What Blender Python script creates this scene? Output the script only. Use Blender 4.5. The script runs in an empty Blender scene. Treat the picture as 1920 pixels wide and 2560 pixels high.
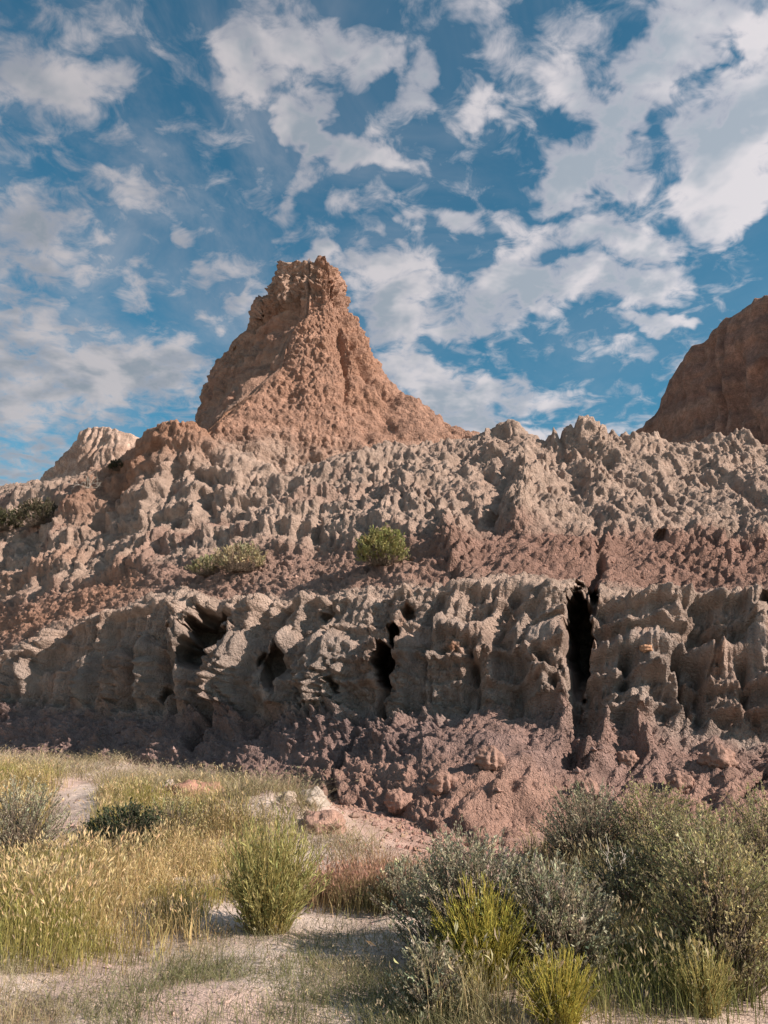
import bpy, math, random
import numpy as np
from mathutils import Vector, Matrix

# ------------------------------------------------------------------ camera, sky, sun, exposure
scene = bpy.context.scene
COL = scene.collection
PITCH = math.radians(12.31)
CAM = np.array([0.0, 0.0, 1.60])
FPX = 1925.0                                   # focal length in photo pixels (1920 x 2560)
cam_data = bpy.data.cameras.new("camera")
cam_data.sensor_fit = 'VERTICAL'
cam_data.sensor_height = 36.0
cam_data.sensor_width = 27.0
cam_data.lens = 36.0 * FPX / 2560.0
cam_data.clip_start = 0.05
cam_data.clip_end = 20000.0
cam = bpy.data.objects.new("camera", cam_data)
cam.location = CAM
cam.rotation_euler = (math.pi / 2 + PITCH, 0, 0)
COL.objects.link(cam)
scene.camera = cam

SUN_AZ = math.radians(20.0)      # from +x (right of the view) turned towards the camera side
SUN_EL = math.radians(32.0)
SUN_DIR = np.array([math.cos(SUN_EL) * math.cos(SUN_AZ), -math.cos(SUN_EL) * math.sin(SUN_AZ), math.sin(SUN_EL)])
sun_data = bpy.data.lights.new("sun", 'SUN')
sun_data.energy = 5.0
sun_data.angle = math.radians(0.55)
sun_data.color = (1.0, 0.87, 0.77)
sun = bpy.data.objects.new("sun", sun_data)
sun.rotation_euler = Vector(-SUN_DIR).to_track_quat('-Z', 'Y').to_euler()
sun.location = (30, -10, 40)
COL.objects.link(sun)

scene.view_settings.view_transform = 'Standard'
scene.view_settings.look = 'None'
scene.view_settings.exposure = 0.6
scene.view_settings.gamma = 1.0
scene.view_settings.use_curve_mapping = False
scene.render.engine = 'CYCLES'
scene.cycles.use_denoising = True
scene.cycles.max_bounces = 4
scene.cycles.diffuse_bounces = 2
scene.cycles.transparent_max_bounces = 6
scene.cycles.use_adaptive_sampling = True

CP, SP = math.cos(PITCH), math.sin(PITCH)


def ray(px, row):
    """world direction of a photo pixel, not normalised"""
    a = (np.asarray(px, float) - 960.0) / FPX
    b = (1280.0 - np.asarray(row, float)) / FPX
    return np.stack([a + 0 * b, CP - b * SP, SP + b * CP], axis=-1)


def at(px, row, depth):
    d = ray(px, row)
    return CAM + d * (np.asarray(depth, float) / d[..., 1])[..., None]


def build_world():
    w = bpy.data.worlds.new("World")
    scene.world = w
    w.use_nodes = True
    nt = w.node_tree
    nt.nodes.clear()
    N = nt.nodes.new
    L = nt.links.new

    def math_(op, a, b=None, c=None, clamp=False):
        n = N('ShaderNodeMath')
        n.operation = op
        n.use_clamp = clamp
        for i, v in enumerate((a, b, c)):
            if v is None:
                continue
            if isinstance(v, (int, float)):
                n.inputs[i].default_value = v
            else:
                L(v, n.inputs[i])
        return n.outputs[0]

    def vmath(op, a, b=None, c=None, out=0):
        n = N('ShaderNodeVectorMath')
        n.operation = op
        for i, v in enumerate((a, b, c)):
            if v is None:
                continue
            if isinstance(v, (tuple, list)):
                n.inputs[i].default_value = v
            else:
                L(v, n.inputs[i])
        return n.outputs[out]

    def smooth(v, a, b, lo=0.0, hi=1.0):
        n = N('ShaderNodeMapRange')
        n.interpolation_type = 'SMOOTHSTEP'
        L(v, n.inputs['Value'])
        n.inputs['From Min'].default_value = a
        n.inputs['From Max'].default_value = b
        n.inputs['To Min'].default_value = lo
        n.inputs['To Max'].default_value = hi
        return n.outputs[0]

    def noise(v, scale, detail, rough=0.55, dist=0.0, lac=2.0):
        n = N('ShaderNodeTexNoise')
        n.noise_dimensions = '3D'
        L(v, n.inputs['Vector'])
        n.inputs['Scale'].default_value = scale
        n.inputs['Detail'].default_value = detail
        n.inputs['Roughness'].default_value = rough
        n.inputs['Lacunarity'].default_value = lac
        n.inputs['Distortion'].default_value = dist
        return n

    def mix(f, a, b):
        n = N('ShaderNodeMix')
        n.data_type = 'RGBA'
        if isinstance(f, float):
            n.inputs[0].default_value = f
        else:
            L(f, n.inputs[0])
        for i, v in ((6, a), (7, b)):
            if isinstance(v, tuple):
                n.inputs[i].default_value = (*v, 1)
            else:
                L(v, n.inputs[i])
        return n.outputs[2]

    tc = N('ShaderNodeTexCoord').outputs['Generated']
    sep = N('ShaderNodeSeparateXYZ')
    L(tc, sep.inputs[0])
    dx, dy, dz = sep.outputs
    sky = N('ShaderNodeTexSky')
    sky.sky_type = 'NISHITA'
    sky.sun_disc = False
    sky.sun_elevation = SUN_EL
    sky.sun_rotation = math.pi / 2 + SUN_AZ
    sky.altitude = 700
    sky.air_density = 1.0
    sky.dust_density = 0.6
    sky.ozone_density = 1.6
    # the picture's teal rendition of the blue sky
    skyc = vmath('MULTIPLY', sky.outputs[0], SKY_TINT)

    # north part of the sky as a flat chart (x/y, z/y); the rest of the sky takes noise only
    ys = math_('MAXIMUM', dy, 0.12)
    cu = math_('DIVIDE', dx, ys)
    cv = math_('DIVIDE', dz, ys)
    comb = N('ShaderNodeCombineXYZ')
    L(cu, comb.inputs[0])
    L(cv, comb.inputs[1])
    chart = comb.outputs[0]
    front = smooth(dy, 0.15, 0.45)
    # puffy domain warp
    wn = noise(chart, 6.0, 4.0, 0.62)
    warp = vmath('MULTIPLY', vmath('SUBTRACT', wn.outputs['Color'], (0.5, 0.5, 0.5)), (0.26, 0.20, 0.0))
    wchart = vmath('ADD', chart, warp)
    total = None
    for (bx, by, rx, ry, ang, wt) in CLOUDS:
        px, row = bx * 1.1573, by * 1.1573
        d0 = ray(px, row)
        c = (d0[0] / d0[1], d0[2] / d0[1])
        ex = ray(px + 10, row)
        ey = ray(px, row - 10)
        sx = (ex[0] / ex[1] - c[0]) / 10
        sy = (ey[2] / ey[1] - c[1]) / 10
        rxx, ryy = rx * 1.1573 * sx * 1.25, ry * 1.1573 * sy * 1.25
        if ang:
            m = N('ShaderNodeMapping')
            m.vector_type = 'TEXTURE'
            L(wchart, m.inputs['Vector'])
            m.inputs['Location'].default_value = (c[0], c[1], 0)
            m.inputs['Rotation'].default_value = (0, 0, math.radians(ang))
            m.inputs['Scale'].default_value = (rxx, ryy, 1)
            q = m.outputs[0]
        else:
            q = vmath('MULTIPLY_ADD', wchart, (1 / rxx, 1 / ryy, 0), (-c[0] / rxx, -c[1] / ryy, 0))
        r2 = vmath('DOT_PRODUCT', q, q, out=1)
        g = math_('SUBTRACT', 1.0, r2, clamp=True)
        total = math_('MULTIPLY', g, wt) if total is None else math_('MULTIPLY_ADD', g, wt, total)
    blobs = math_('MINIMUM', total, 1.35)

    # direction based noise, flattened as a cloud sheet is
    zz = math_('MAXIMUM', dz, 0.05)
    lay = N('ShaderNodeCombineXYZ')
    den = math_('ADD', zz, 0.22)
    L(math_('DIVIDE', dx, den), lay.inputs[0])
    L(math_('DIVIDE', dy, den), lay.inputs[1])
    n1 = noise(lay.outputs[0], 3.2, 5.0, 0.62, 0.25)
    n2 = noise(lay.outputs[0], 19.0, 5.0, 0.62, 0.5)
    n1v = math_('SUBTRACT', n1.outputs[0], 0.5)
    n2v = math_('SUBTRACT', n2.outputs[0], 0.5)
    # second reading a step towards the sun for light and dark sides
    off = vmath('ADD', lay.outputs[0], (0.055, 0.035, 0.0))
    n1s = noise(off, 3.2, 3.0, 0.6, 0.25)
    slope = math_('SUBTRACT', n1.outputs[0], n1s.outputs[0])

    field_front = math_('SUBTRACT', blobs, 0.27)
    field = math_('ADD', math_('MULTIPLY', field_front, front),
                  math_('MULTIPLY', math_('SUBTRACT', 1.0, front), 0.03))
    dens = math_('MULTIPLY_ADD', n1v, 1.75, field)
    dens = math_('MULTIPLY_ADD', n2v, 2.5, dens)
    cover = smooth(dens, -0.42, 0.80)
    # thin high veil
    vn = noise(vmath('MULTIPLY', lay.outputs[0], (1.5, 1.2, 1.0)), 1.9, 6.0, 0.64, 0.8)
    veil = smooth(vn.outputs[0], 0.36, 0.76, 0.0, 0.5)
    leftness = smooth(dx, 0.40, -0.45, 0.12, 1.0)
    veil = math_('MULTIPLY', veil, leftness)
    alpha = math_('MAXIMUM', math_('MULTIPLY', cover, 0.93), veil)
    body = smooth(dens, 0.25, 1.0)
    lit = smooth(slope, -0.07, 0.10)
    ccol = mix(body, CLOUD_EDGE, CLOUD_CORE)
    ccol = mix(math_('MULTIPLY', lit, 0.7), ccol, CLOUD_LIT)
    sunny = smooth(dx, -0.5, 0.55, 0.72, 1.10)
    ccol = vmath('SCALE', ccol)
    L(sunny, ccol.node.inputs['Scale'])
    final = mix(alpha, skyc, ccol)
    bg = N('ShaderNodeBackground')
    L(final, bg.inputs['Color'])
    bg.inputs['Strength'].default_value = 0.085
    out = N('ShaderNodeOutputWorld')
    L(bg.outputs[0], out.inputs['Surface'])
    w.cycles.sampling_method = 'MANUAL'
    w.cycles.sample_map_resolution = 256


SKY_TINT = (0.40, 0.90, 0.88)
CLOUD_EDGE = (4.3, 4.2, 4.6)
CLOUD_CORE = (3.0, 3.4, 3.9)
CLOUD_LIT = (6.9, 6.3, 6.3)
# cloud masses: place in the sky (quoted on a 1659-wide view), radii, turn, weight
CLOUDS = [
    (60, 190, 170, 95, -12, .62), (185, 190, 95, 75, 0, .55), (110, 800, 330, 120, 0, .95),
    (330, 770, 170, 70, 0, .62), (20, 560, 170, 110, 0, .62), (290, 405, 110, 45, -25, .58),
    (80, 440, 130, 70, 0, .5), (425, 482, 62, 24, 0, .78), (300, 590, 90, 36, 0, .5),
    (505, 668, 66, 36, 0, .7), (490, 595, 95, 28, 0, .55), (80, 1000, 220, 70, 0, .62),
    (590, 80, 120, 95, 35, .95), (520, 165, 70, 55, 0, .7), (745, 120, 85, 70, 40, .85),
    (650, 262, 68, 82, 0, 1.15), (770, 335, 130, 42, -16, 1.05), (630, 400, 42, 90, 0, .75),
    (692, 550, 64, 26, 0, 1.0), (845, 610, 105, 62, 0, 1.0), (850, 690, 95, 62, 0, .9),
    (1060, 640, 165, 48, 22, 1.05), (1140, 575, 95, 50, 0, 1.05), (1320, 605, 120, 58, 0, 1.1),
    (945, 497, 58, 30, 0, .85), (765, 442, 55, 30, 0, .6), (900, 800, 105, 45, 0, .95),
    (950, 865, 130, 52, 0, .9), (1130, 838, 165, 34, 3, .95), (1190, 935, 130, 36, 0, .95),
    (1030, 920, 130, 36, 0, .85), (890, 185, 50, 85, -20, .72), (1035, 248, 70, 26, 0, .75),
    (1000, 30, 70, 55, 0, .6), (1185, 110, 120, 110, 0, .58), (1255, 205, 95, 62, -20, .72),
    (1440, 95, 72, 150, -32, 1.2), (1345, 250, 75, 65, 0, .9), (1610, 215, 95, 175, -30, 1.15),
    (1560, 425, 145, 66, 0, 1.25), (1640, 370, 90, 105, 0, 1.1), (1290, 345, 120, 70, 28, .95),
    (1225, 395, 85, 42, 0, .75), (1190, 490, 125, 36, 0, .85), (1340, 500, 80, 40, 0, .85),
    (1382, 690, 46, 18, 0, .85), (1462, 712, 56, 18, 0, .85), (1570, 682, 34, 12, 0, .65),
    (1345, 755, 60, 34, 0, .42), (1335, 892, 52, 13, 0, .6), (1610, 55, 90, 50, 0, .8),
]
build_world()

# ------------------------------------------------------------------ noise
rng = np.random.default_rng(7)
_P = rng.permutation(4096).astype(np.int32)
_G = rng.uniform(0, 2 * np.pi, 4096)
_GX, _GY = np.cos(_G).astype(np.float32), np.sin(_G).astype(np.float32)
_R1, _R2, _R3 = (rng.random(4096).astype(np.float32) for _ in range(3))


def _h(i, j):
    return _P[(_P[i & 4095] + j) & 4095]


def perlin(x, y):
    x = np.asarray(x, np.float32)
    y = np.asarray(y, np.float32)
    xi = np.floor(x).astype(np.int32)
    yi = np.floor(y).astype(np.int32)
    fx, fy = x - xi, y - yi
    u = fx * fx * fx * (fx * (fx * 6 - 15) + 10)
    v = fy * fy * fy * (fy * (fy * 6 - 15) + 10)

    def g(i, j, a, b):
        h = _h(i, j)
        return _GX[h] * a + _GY[h] * b
    n00 = g(xi, yi, fx, fy)
    n10 = g(xi + 1, yi, fx - 1, fy)
    n01 = g(xi, yi + 1, fx, fy - 1)
    n11 = g(xi + 1, yi + 1, fx - 1, fy - 1)
    return ((n00 * (1 - u) + n10 * u) * (1 - v) + (n01 * (1 - u) + n11 * u) * v) * 1.5


def fbm(x, y, o=4, gain=0.5):
    s, a = 0, 1.0
    for k in range(o):
        s = s + a * perlin(x * 2 ** k + 17.3 * k, y * 2 ** k - 9.1 * k)
        a *= gain
    return s


def ridged(x, y, o=3, gain=0.5):
    s, a, t = 0, 1.0, 0
    for k in range(o):
        s = s + a * (1 - np.abs(perlin(x * 2 ** k + 31.7 * k, y * 2 ** k + 5.9 * k)) * 1.6)
        t += a
        a *= gain
    return s / t


def billow(x, y, o=5, gain=0.46):
    s, a = 0, 1.0
    for k in range(o):
        s = s + a * (np.abs(perlin(x * 2 ** k + 3.3 * k, y * 2 ** k + 21.1 * k)) * 2.2 - 0.6)
        a *= gain
    return s


def worley(x, y, jit=0.9):
    """F1, F2, a random value of the nearest cell"""
    x = np.asarray(x, np.float32)
    y = np.asarray(y, np.float32)
    xi = np.floor(x).astype(np.int32)
    yi = np.floor(y).astype(np.int32)
    f1 = np.full(x.shape, 9, np.float32)
    f2 = f1.copy()
    rid = np.zeros(x.shape, np.float32)
    for i in (-1, 0, 1):
        for j in (-1, 0, 1):
            h = _h(xi + i, yi + j)
            ax = xi + i + 0.5 + (_R1[h] - .5) * jit - x
            ay = yi + j + 0.5 + (_R2[h] - .5) * jit - y
            d = ax * ax + ay * ay
            near = d < f1
            f2 = np.where(near, f1, np.minimum(f2, d))
            rid = np.where(near, _R3[h], rid)
            f1 = np.where(near, d, f1)
    return np.sqrt(f1), np.sqrt(f2), rid


def sstep(a, b, x):
    t = np.clip((x - a) / (b - a), 0, 1)
    return t * t * (3 - 2 * t)


def dome(x, y, size=0.62, power=0.6):
    f1, f2, r = worley(x, y)
    return np.clip(1 - (f1 / size) ** 2, 0, 1) ** power * (0.35 + 0.65 * r)


def gauss1d(a, sigma, axis):
    r = max(1, int(3 * sigma))
    k = np.exp(-0.5 * (np.arange(-r, r + 1) / sigma) ** 2)
    k /= k.sum()
    pad = [(0, 0)] * a.ndim
    pad[axis] = (r, r)
    b = np.pad(a, pad, mode='edge')
    out = 0
    for i, w in enumerate(k):
        sl = [slice(None)] * a.ndim
        sl[axis] = slice(i, i + a.shape[axis])
        out = out + w * b[tuple(sl)]
    return out


# ------------------------------------------------------------------ meshes and materials
def make_mesh(name, verts, faces, cols=None, smooth=True):
    """faces: list of integer arrays (n,3) or (n,4)"""
    me = bpy.data.meshes.new(name)
    verts = np.ascontiguousarray(verts, np.float32).reshape(-1, 3)
    faces = [np.asarray(f, np.int32) for f in faces if len(f)]
    loops = np.concatenate([f.ravel() for f in faces])
    sizes = np.concatenate([np.full(len(f), f.shape[1], np.int32) for f in faces])
    starts = np.concatenate([[0], np.cumsum(sizes)[:-1]]).astype(np.int32)
    me.vertices.add(len(verts))
    me.vertices.foreach_set("co", verts.ravel())
    me.loops.add(len(loops))
    me.loops.foreach_set("vertex_index", loops)
    me.polygons.add(len(sizes))
    me.polygons.foreach_set("loop_start", starts)
    me.polygons.foreach_set("use_smooth", np.full(len(sizes), smooth, bool))
    me.update(calc_edges=True)
    if cols is not None:
        a = me.color_attributes.new("tone", 'FLOAT_COLOR', 'POINT')
        c = np.ones((len(verts), 4), np.float32)
        c[:, :3] = cols
        a.data.foreach_set("color", c.ravel())
    return me


def obj(name, me, mat, parent=None):
    o = bpy.data.objects.new(name, me)
    COL.objects.link(o)
    if me is not None and mat is not None:
        me.materials.append(mat)
    if parent is not None:
        o.parent = parent
    return o


def tag(o, label=None, cat=None, group=None, kind=None):
    for k, v in (('label', label), ('category', cat), ('group', group), ('kind', kind)):
        if v:
            o[k] = v
    return o


def grid_faces(nr, nc, wrap=False):
    i = np.arange(nr - 1)[:, None] * nc
    j = np.arange(nc if wrap else nc - 1)[None, :]
    j2 = (j + 1) % nc
    a = (i + j).ravel()
    b = (i + j2).ravel()
    return np.stack([a, b, b + nc, a + nc], 1)


def grid_normals(P):
    du = np.gradient(P, axis=1)
    dv = np.gradient(P, axis=0)
    n = np.cross(du, dv)
    n /= np.linalg.norm(n, axis=2, keepdims=True) + 1e-9
    return n


def rock_material(name, bump_scale=30.0, bump=0.5, dist=0.03, rough=0.95, vary=0.28, speck=0.22, scale2=90.0):
    m = bpy.data.materials.new(name)
    m.use_nodes = True
    nt = m.node_tree
    b = nt.nodes['Principled BSDF']
    b.inputs['Roughness'].default_value = rough
    b.inputs['Specular IOR Level'].default_value = 0.12
    at_ = nt.nodes.new('ShaderNodeAttribute')
    at_.attribute_name = "tone"
    tc = nt.nodes.new('ShaderNodeTexCoord')

    def nz(scale, detail, rough_=0.6):
        n = nt.nodes.new('ShaderNodeTexNoise')
        n.inputs['Scale'].default_value = scale
        n.inputs['Detail'].default_value = detail
        n.inputs['Roughness'].default_value = rough_
        nt.links.new(tc.outputs['Object'], n.inputs['Vector'])
        return n.outputs[0]

    def mr(v, a, b_, lo, hi):
        n = nt.nodes.new('ShaderNodeMapRange')
        nt.links.new(v, n.inputs[0])
        for i, x in enumerate((a, b_, lo, hi)):
            n.inputs[i + 1].default_value = x
        return n.outputs[0]

    def mul(a, b_):
        n = nt.nodes.new('ShaderNodeMath')
        n.operation = 'MULTIPLY'
        nt.links.new(a, n.inputs[0])
        nt.links.new(b_, n.inputs[1])
        return n.outputs[0]
    f = mul(mr(nz(3.0, 6), 0.3, 0.7, 1 - vary, 1 + vary), mr(nz(scale2, 3), 0.3, 0.7, 1 - speck, 1 + speck))
    sc = nt.nodes.new('ShaderNodeVectorMath')
    sc.operation = 'SCALE'
    nt.links.new(at_.outputs['Color'], sc.inputs[0])
    nt.links.new(f, sc.inputs['Scale'])
    nt.links.new(sc.outputs[0], b.inputs['Base Color'])
    bp = nt.nodes.new('ShaderNodeBump')
    bp.inputs['Strength'].default_value = bump
    bp.inputs['Distance'].default_value = dist
    vo = nt.nodes.new('ShaderNodeTexVoronoi')
    vo.inputs['Scale'].default_value = bump_scale * 1.1
    vo.inputs['Detail'].default_value = 2.0
    vo.inputs['Roughness'].default_value = 0.7
    nt.links.new(tc.outputs['Object'], vo.inputs['Vector'])
    hs = nt.nodes.new('ShaderNodeMath')
    hs.operation = 'MULTIPLY_ADD'
    hs.inputs[1].default_value = -0.55
    nt.links.new(vo.outputs['Distance'], hs.inputs[0])
    nt.links.new(nz(bump_scale, 6, 0.72), hs.inputs[2])
    nt.links.new(hs.outputs[0], bp.inputs['Height'])
    nt.links.new(bp.outputs[0], b.inputs['Normal'])
    return m


def leaf_material(name, translucent=0.25, rough=0.65):
    m = bpy.data.materials.new(name)
    m.use_nodes = True
    nt = m.node_tree
    b = nt.nodes['Principled BSDF']
    b.inputs['Roughness'].default_value = rough
    b.inputs['Specular IOR Level'].default_value = 0.2
    a = nt.nodes.new('ShaderNodeAttribute')
    a.attribute_name = "tone"
    tc = nt.nodes.new('ShaderNodeTexCoord')
    n = nt.nodes.new('ShaderNodeTexNoise')
    n.inputs['Scale'].default_value = 9.0
    n.inputs['Detail'].default_value = 3.0
    nt.links.new(tc.outputs['Object'], n.inputs['Vector'])
    r = nt.nodes.new('ShaderNodeMapRange')
    r.inputs[1].default_value, r.inputs[2].default_value = 0.3, 0.7
    r.inputs[3].default_value, r.inputs[4].default_value = 0.75, 1.25
    nt.links.new(n.outputs[0], r.inputs[0])
    s = nt.nodes.new('ShaderNodeVectorMath')
    s.operation = 'SCALE'
    nt.links.new(a.outputs['Color'], s.inputs[0])
    nt.links.new(r.outputs[0], s.inputs['Scale'])
    nt.links.new(s.outputs[0], b.inputs['Base Color'])
    t = nt.nodes.new('ShaderNodeBsdfTranslucent')
    nt.links.new(s.outputs[0], t.inputs['Color'])
    mx = nt.nodes.new('ShaderNodeMixShader')
    mx.inputs[0].default_value = translucent
    nt.links.new(b.outputs[0], mx.inputs[1])
    nt.links.new(t.outputs[0], mx.inputs[2])
    nt.links.new(mx.outputs[0], nt.nodes['Material Output'].inputs['Surface'])
    return m


M_HILL = rock_material("eroded_clay", 17, 1.0, 0.065)
M_SPIRE = rock_material("spire_clay", 9, 0.9, 0.10, scale2=40)
M_BUTTE = rock_material("butte_clay", 5, 0.5, 0.1, scale2=12)
M_GROUND = rock_material("dry_soil", 34, 0.6, 0.015, vary=0.22, speck=0.25, scale2=160)
M_CLOD = rock_material("clod_clay", 22, 0.6, 0.03)
M_LEAF = leaf_material("leaf_green")
M_GRASS = leaf_material("grass_blade", 0.3)
M_STEM = leaf_material("stem_bark", 0.0, 0.85)

BEIGE = np.array([0.410, 0.302, 0.240])
GREY = np.array([0.335, 0.262, 0.220])
KNOB = np.array([0.405, 0.296, 0.234])
RED = np.array([0.285, 0.172, 0.134])
PINK = np.array([0.345, 0.212, 0.164])
MAUVE_SHADE = np.array([0.235, 0.165, 0.150])  # the red clay darkened to paint shade on the lower slope
RUST = np.array([0.330, 0.185, 0.125])
ORANGE = np.array([0.430, 0.225, 0.135])
TAN = np.array([0.350, 0.208, 0.150])

# ------------------------------------------------------------------ the hill: a lofted slope
# each line runs along the hill: (photo x, photo row, distance in front of the viewer in metres)
LINES = {
    'base': [(-1400, 1860, 26), (-300, 1880, 20), (0, 1894, 16), (440, 1935, 13.0), (822, 2015, 10.2), (1100, 2110, 8.3),
             (1365, 2132, 8.3), (1700, 2112, 8.5), (2250, 2110, 8.6), (3300, 2110, 8.6)],
    'talus': [(-1400, 1810, 26.8), (-300, 1825, 20.8), (0, 1830, 16.9), (440, 1855, 14.0), (822, 1890, 11.9), (1060, 1900, 10.6), (1230, 1872, 10.1),
              (1365, 1935, 9.9), (1500, 1940, 9.8), (1700, 1925, 9.8), (1920, 1930, 9.7), (2250, 1940, 9.5), (3300, 1940, 9.3)],
    'foot': [(-1400, 1720, 27.6), (-300, 1742, 21.8), (0, 1762, 17.8), (347, 1762, 15.6), (637, 1785, 13.8), (960, 1775, 12.3),
             (1191, 1790, 11.6), (1411, 1775, 11.2), (1492, 1822, 10.9), (1712, 1815, 10.8), (1920, 1840, 10.6), (2250, 1850, 10.3), (3300, 1850, 10)],
    'ledge': [(-1400, 1690, 27.9), (-300, 1715, 22.1), (0, 1712, 18.1), (266, 1645, 16.4), (457, 1616, 15.2), (700, 1615, 13.8), (868, 1612, 12.8),
              (1000, 1600, 12.4), (1145, 1575, 12.0), (1377, 1600, 11.6), (1487, 1628, 11.5), (1701, 1632, 11.3), (1805, 1657, 11.2), (1920, 1640, 11.0),
              (2250, 1650, 10.7), (3300, 1650, 10.4)],
    'shelf': [(-1400, 1684, 28.2), (-300, 1708, 22.4), (0, 1703, 18.4), (266, 1636, 16.75), (457, 1607, 15.5), (700, 1606, 14.15), (868, 1603, 13.15),
              (1000, 1591, 12.7), (1145, 1566, 12.3), (1377, 1591, 11.95), (1487, 1619, 11.85), (1701, 1622, 11.65), (1805, 1647, 11.55), (1920, 1630, 11.3),
              (2250, 1640, 11.0), (3300, 1640, 10.7)],
    'rim': [(-1400, 1690, 28.5), (-300, 1690, 22.7), (0, 1660, 18.8), (116, 1600, 18.1), (243, 1547, 17.2), (405, 1518, 16.3), (590, 1518, 15.2),
            (839, 1502, 13.7), (960, 1483, 13.3), (1134, 1467, 12.8), (1365, 1478, 12.4), (1481, 1489, 12.3), (1654, 1489, 12.1),
            (1880, 1515, 11.8), (2250, 1520, 11.4), (3300, 1520, 11)],
    'bench': [(-1400, 1670, 30), (-300, 1660, 24.2), (0, 1620, 20.2), (243, 1528, 18.5), (405, 1502, 17.5), (590, 1500, 16.4), (839, 1488, 14.9),
              (960, 1466, 14.5), (1134, 1448, 14.0), (1365, 1450, 13.6), (1500, 1462, 13.5), (1654, 1460, 13.3), (1880, 1480, 12.9),
              (2250, 1490, 12.5), (3300, 1490, 12)],
    'redtop': [(-1400, 1600, 33), (-300, 1600, 26.5), (0, 1525, 22.6), (289, 1462, 20.6), (463, 1408, 19.6), (637, 1372, 18.5), (800, 1378, 17.6),
               (960, 1370, 16.6), (1076, 1345, 16.1), (1272, 1328, 15.7), (1450, 1345, 15.4), (1625, 1362, 15.2), (1920, 1374, 14.9),
               (2250, 1390, 14.5), (3300, 1400, 14)],
    'apron': [(-1400, 1480, 36), (-300, 1470, 29.5), (0, 1408, 25.4), (300, 1345, 23.2), (600, 1285, 21.4), (960, 1245, 19.8), (1300, 1225, 19.0),
              (1625, 1235, 18.4), (1920, 1240, 18.1), (2250, 1250, 17.6), (3300, 1260, 17)],
    'shoulder': [(-1400, 1400, 41), (-300, 1385, 33), (0, 1318, 28.8), (200, 1262, 27.2), (350, 1205, 25.4), (470, 1165, 24.3), (600, 1215, 22.8), (800, 1215, 22.6), (960, 1185, 22.6), (1300, 1165, 21.7),
                 (1625, 1170, 20.9), (1920, 1175, 20.5), (2250, 1180, 20), (3300, 1190, 19)],
    'crest': [(-1400, 1330, 50), (-300, 1290, 39), (0, 1222, 34), (104, 1198, 32.5), (230, 1182, 30.5), (290, 1168, 29), (324, 1147, 28), (350, 1112, 27), (376, 1078, 26.3),
              (417, 1058, 25.4), (485, 1052, 25.6), (560, 1108, 25.6), (700, 1172, 25), (845, 1140, 25), (960, 1112, 25.2),
              (1128, 1102, 25), (1215, 1098, 24.8), (1272, 1067, 24.4), (1307, 1086, 24), (1359, 1112, 23.5), (1405, 1110, 23.1),
              (1428, 1078, 22.9), (1463, 1068, 22.6), (1501, 1088, 22.7), (1585, 1088, 22.6), (1701, 1104, 22.4), (1787, 1094, 22.2),
              (1863, 1088, 22.0), (1920, 1110, 21.9), (2250, 1120, 21.4), (3300, 1130, 20.5)],
}
ORDER = ['base', 'talus', 'foot', 'ledge', 'shelf', 'rim', 'bench', 'redtop', 'apron', 'shoulder', 'crest']
ROWS = [48, 64, 86, 10, 74, 32, 70, 74, 66, 68]          # mesh rows between successive lines

XC = np.concatenate([np.linspace(-1400, -140, 80, endpoint=False),
                     np.linspace(-140, 2060, 862, endpoint=False),
                     np.linspace(2060, 3300, 80)])
lines3 = []
for k in ORDER:
    p = np.array(LINES[k], float)
    rr = np.interp(XC, p[:, 0], p[:, 1])
    dd = np.interp(XC, p[:, 0], p[:, 2])
    s = 4 if k == 'crest' else 10
    rr = gauss1d(rr, s, 0)
    dd = gauss1d(dd, s + 4, 0)
    lines3.append((rr, dd, at(XC, rr, dd)))
base3 = lines3[0][2]
rows_P, rows_R, rows_T = [], [], []


def add_row(P, R, T):
    rows_P.append(P)
    rows_R.append(R)
    rows_T.append(np.full(len(XC), T))


for q in (3, 2, 1):                                          # skirt below the ground
    add_row(base3 + np.array([0, -0.12 * q, -0.3 * q]), lines3[0][0] + 20 * q, -0.05 * q)
for k in range(len(ORDER) - 1):
    n = ROWS[k]
    for i in range(n):
        f = i / n
        add_row(lines3[k][2] * (1 - f) + lines3[k + 1][2] * f, lines3[k][0] * (1 - f) + lines3[k + 1][0] * f, k + f)
cr = lines3[-1]
K = len(ORDER) - 1
add_row(cr[2], cr[0], K)
for i in range(1, 41):                                       # the far side of the crest
    f = i / 40
    add_row(cr[2] + np.array([0.3, 9, 0]) * f + np.array([0, 0, -4.6]) * f ** 1.3, cr[0] + 60 * f, K + f)
BP = np.array(rows_P)
BR = np.array(rows_R)
BT = np.array(rows_T)
BX = np.broadcast_to(XC, BR.shape)
BP = gauss1d(BP, 2.2, 0)
Nrm = gauss1d(gauss1d(grid_normals(BP), 6, 0), 6, 1)
if Nrm[..., 1].mean() > 0:
    Nrm = -Nrm
Nrm /= np.linalg.norm(Nrm, axis=2, keepdims=True)
U = BP[..., 0] * 0.84 - BP[..., 1] * 0.54
dv = np.linalg.norm(np.diff(BP, axis=0), axis=2)
V = np.concatenate([np.zeros((1, len(XC))), np.cumsum(gauss1d(dv, 8, 1), 0)], 0)
Z = BP[..., 2]


def band(a, b, s=0.15):
    return sstep(a - s, a + s, BT) * (1 - sstep(b - s, b + s, BT))


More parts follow.
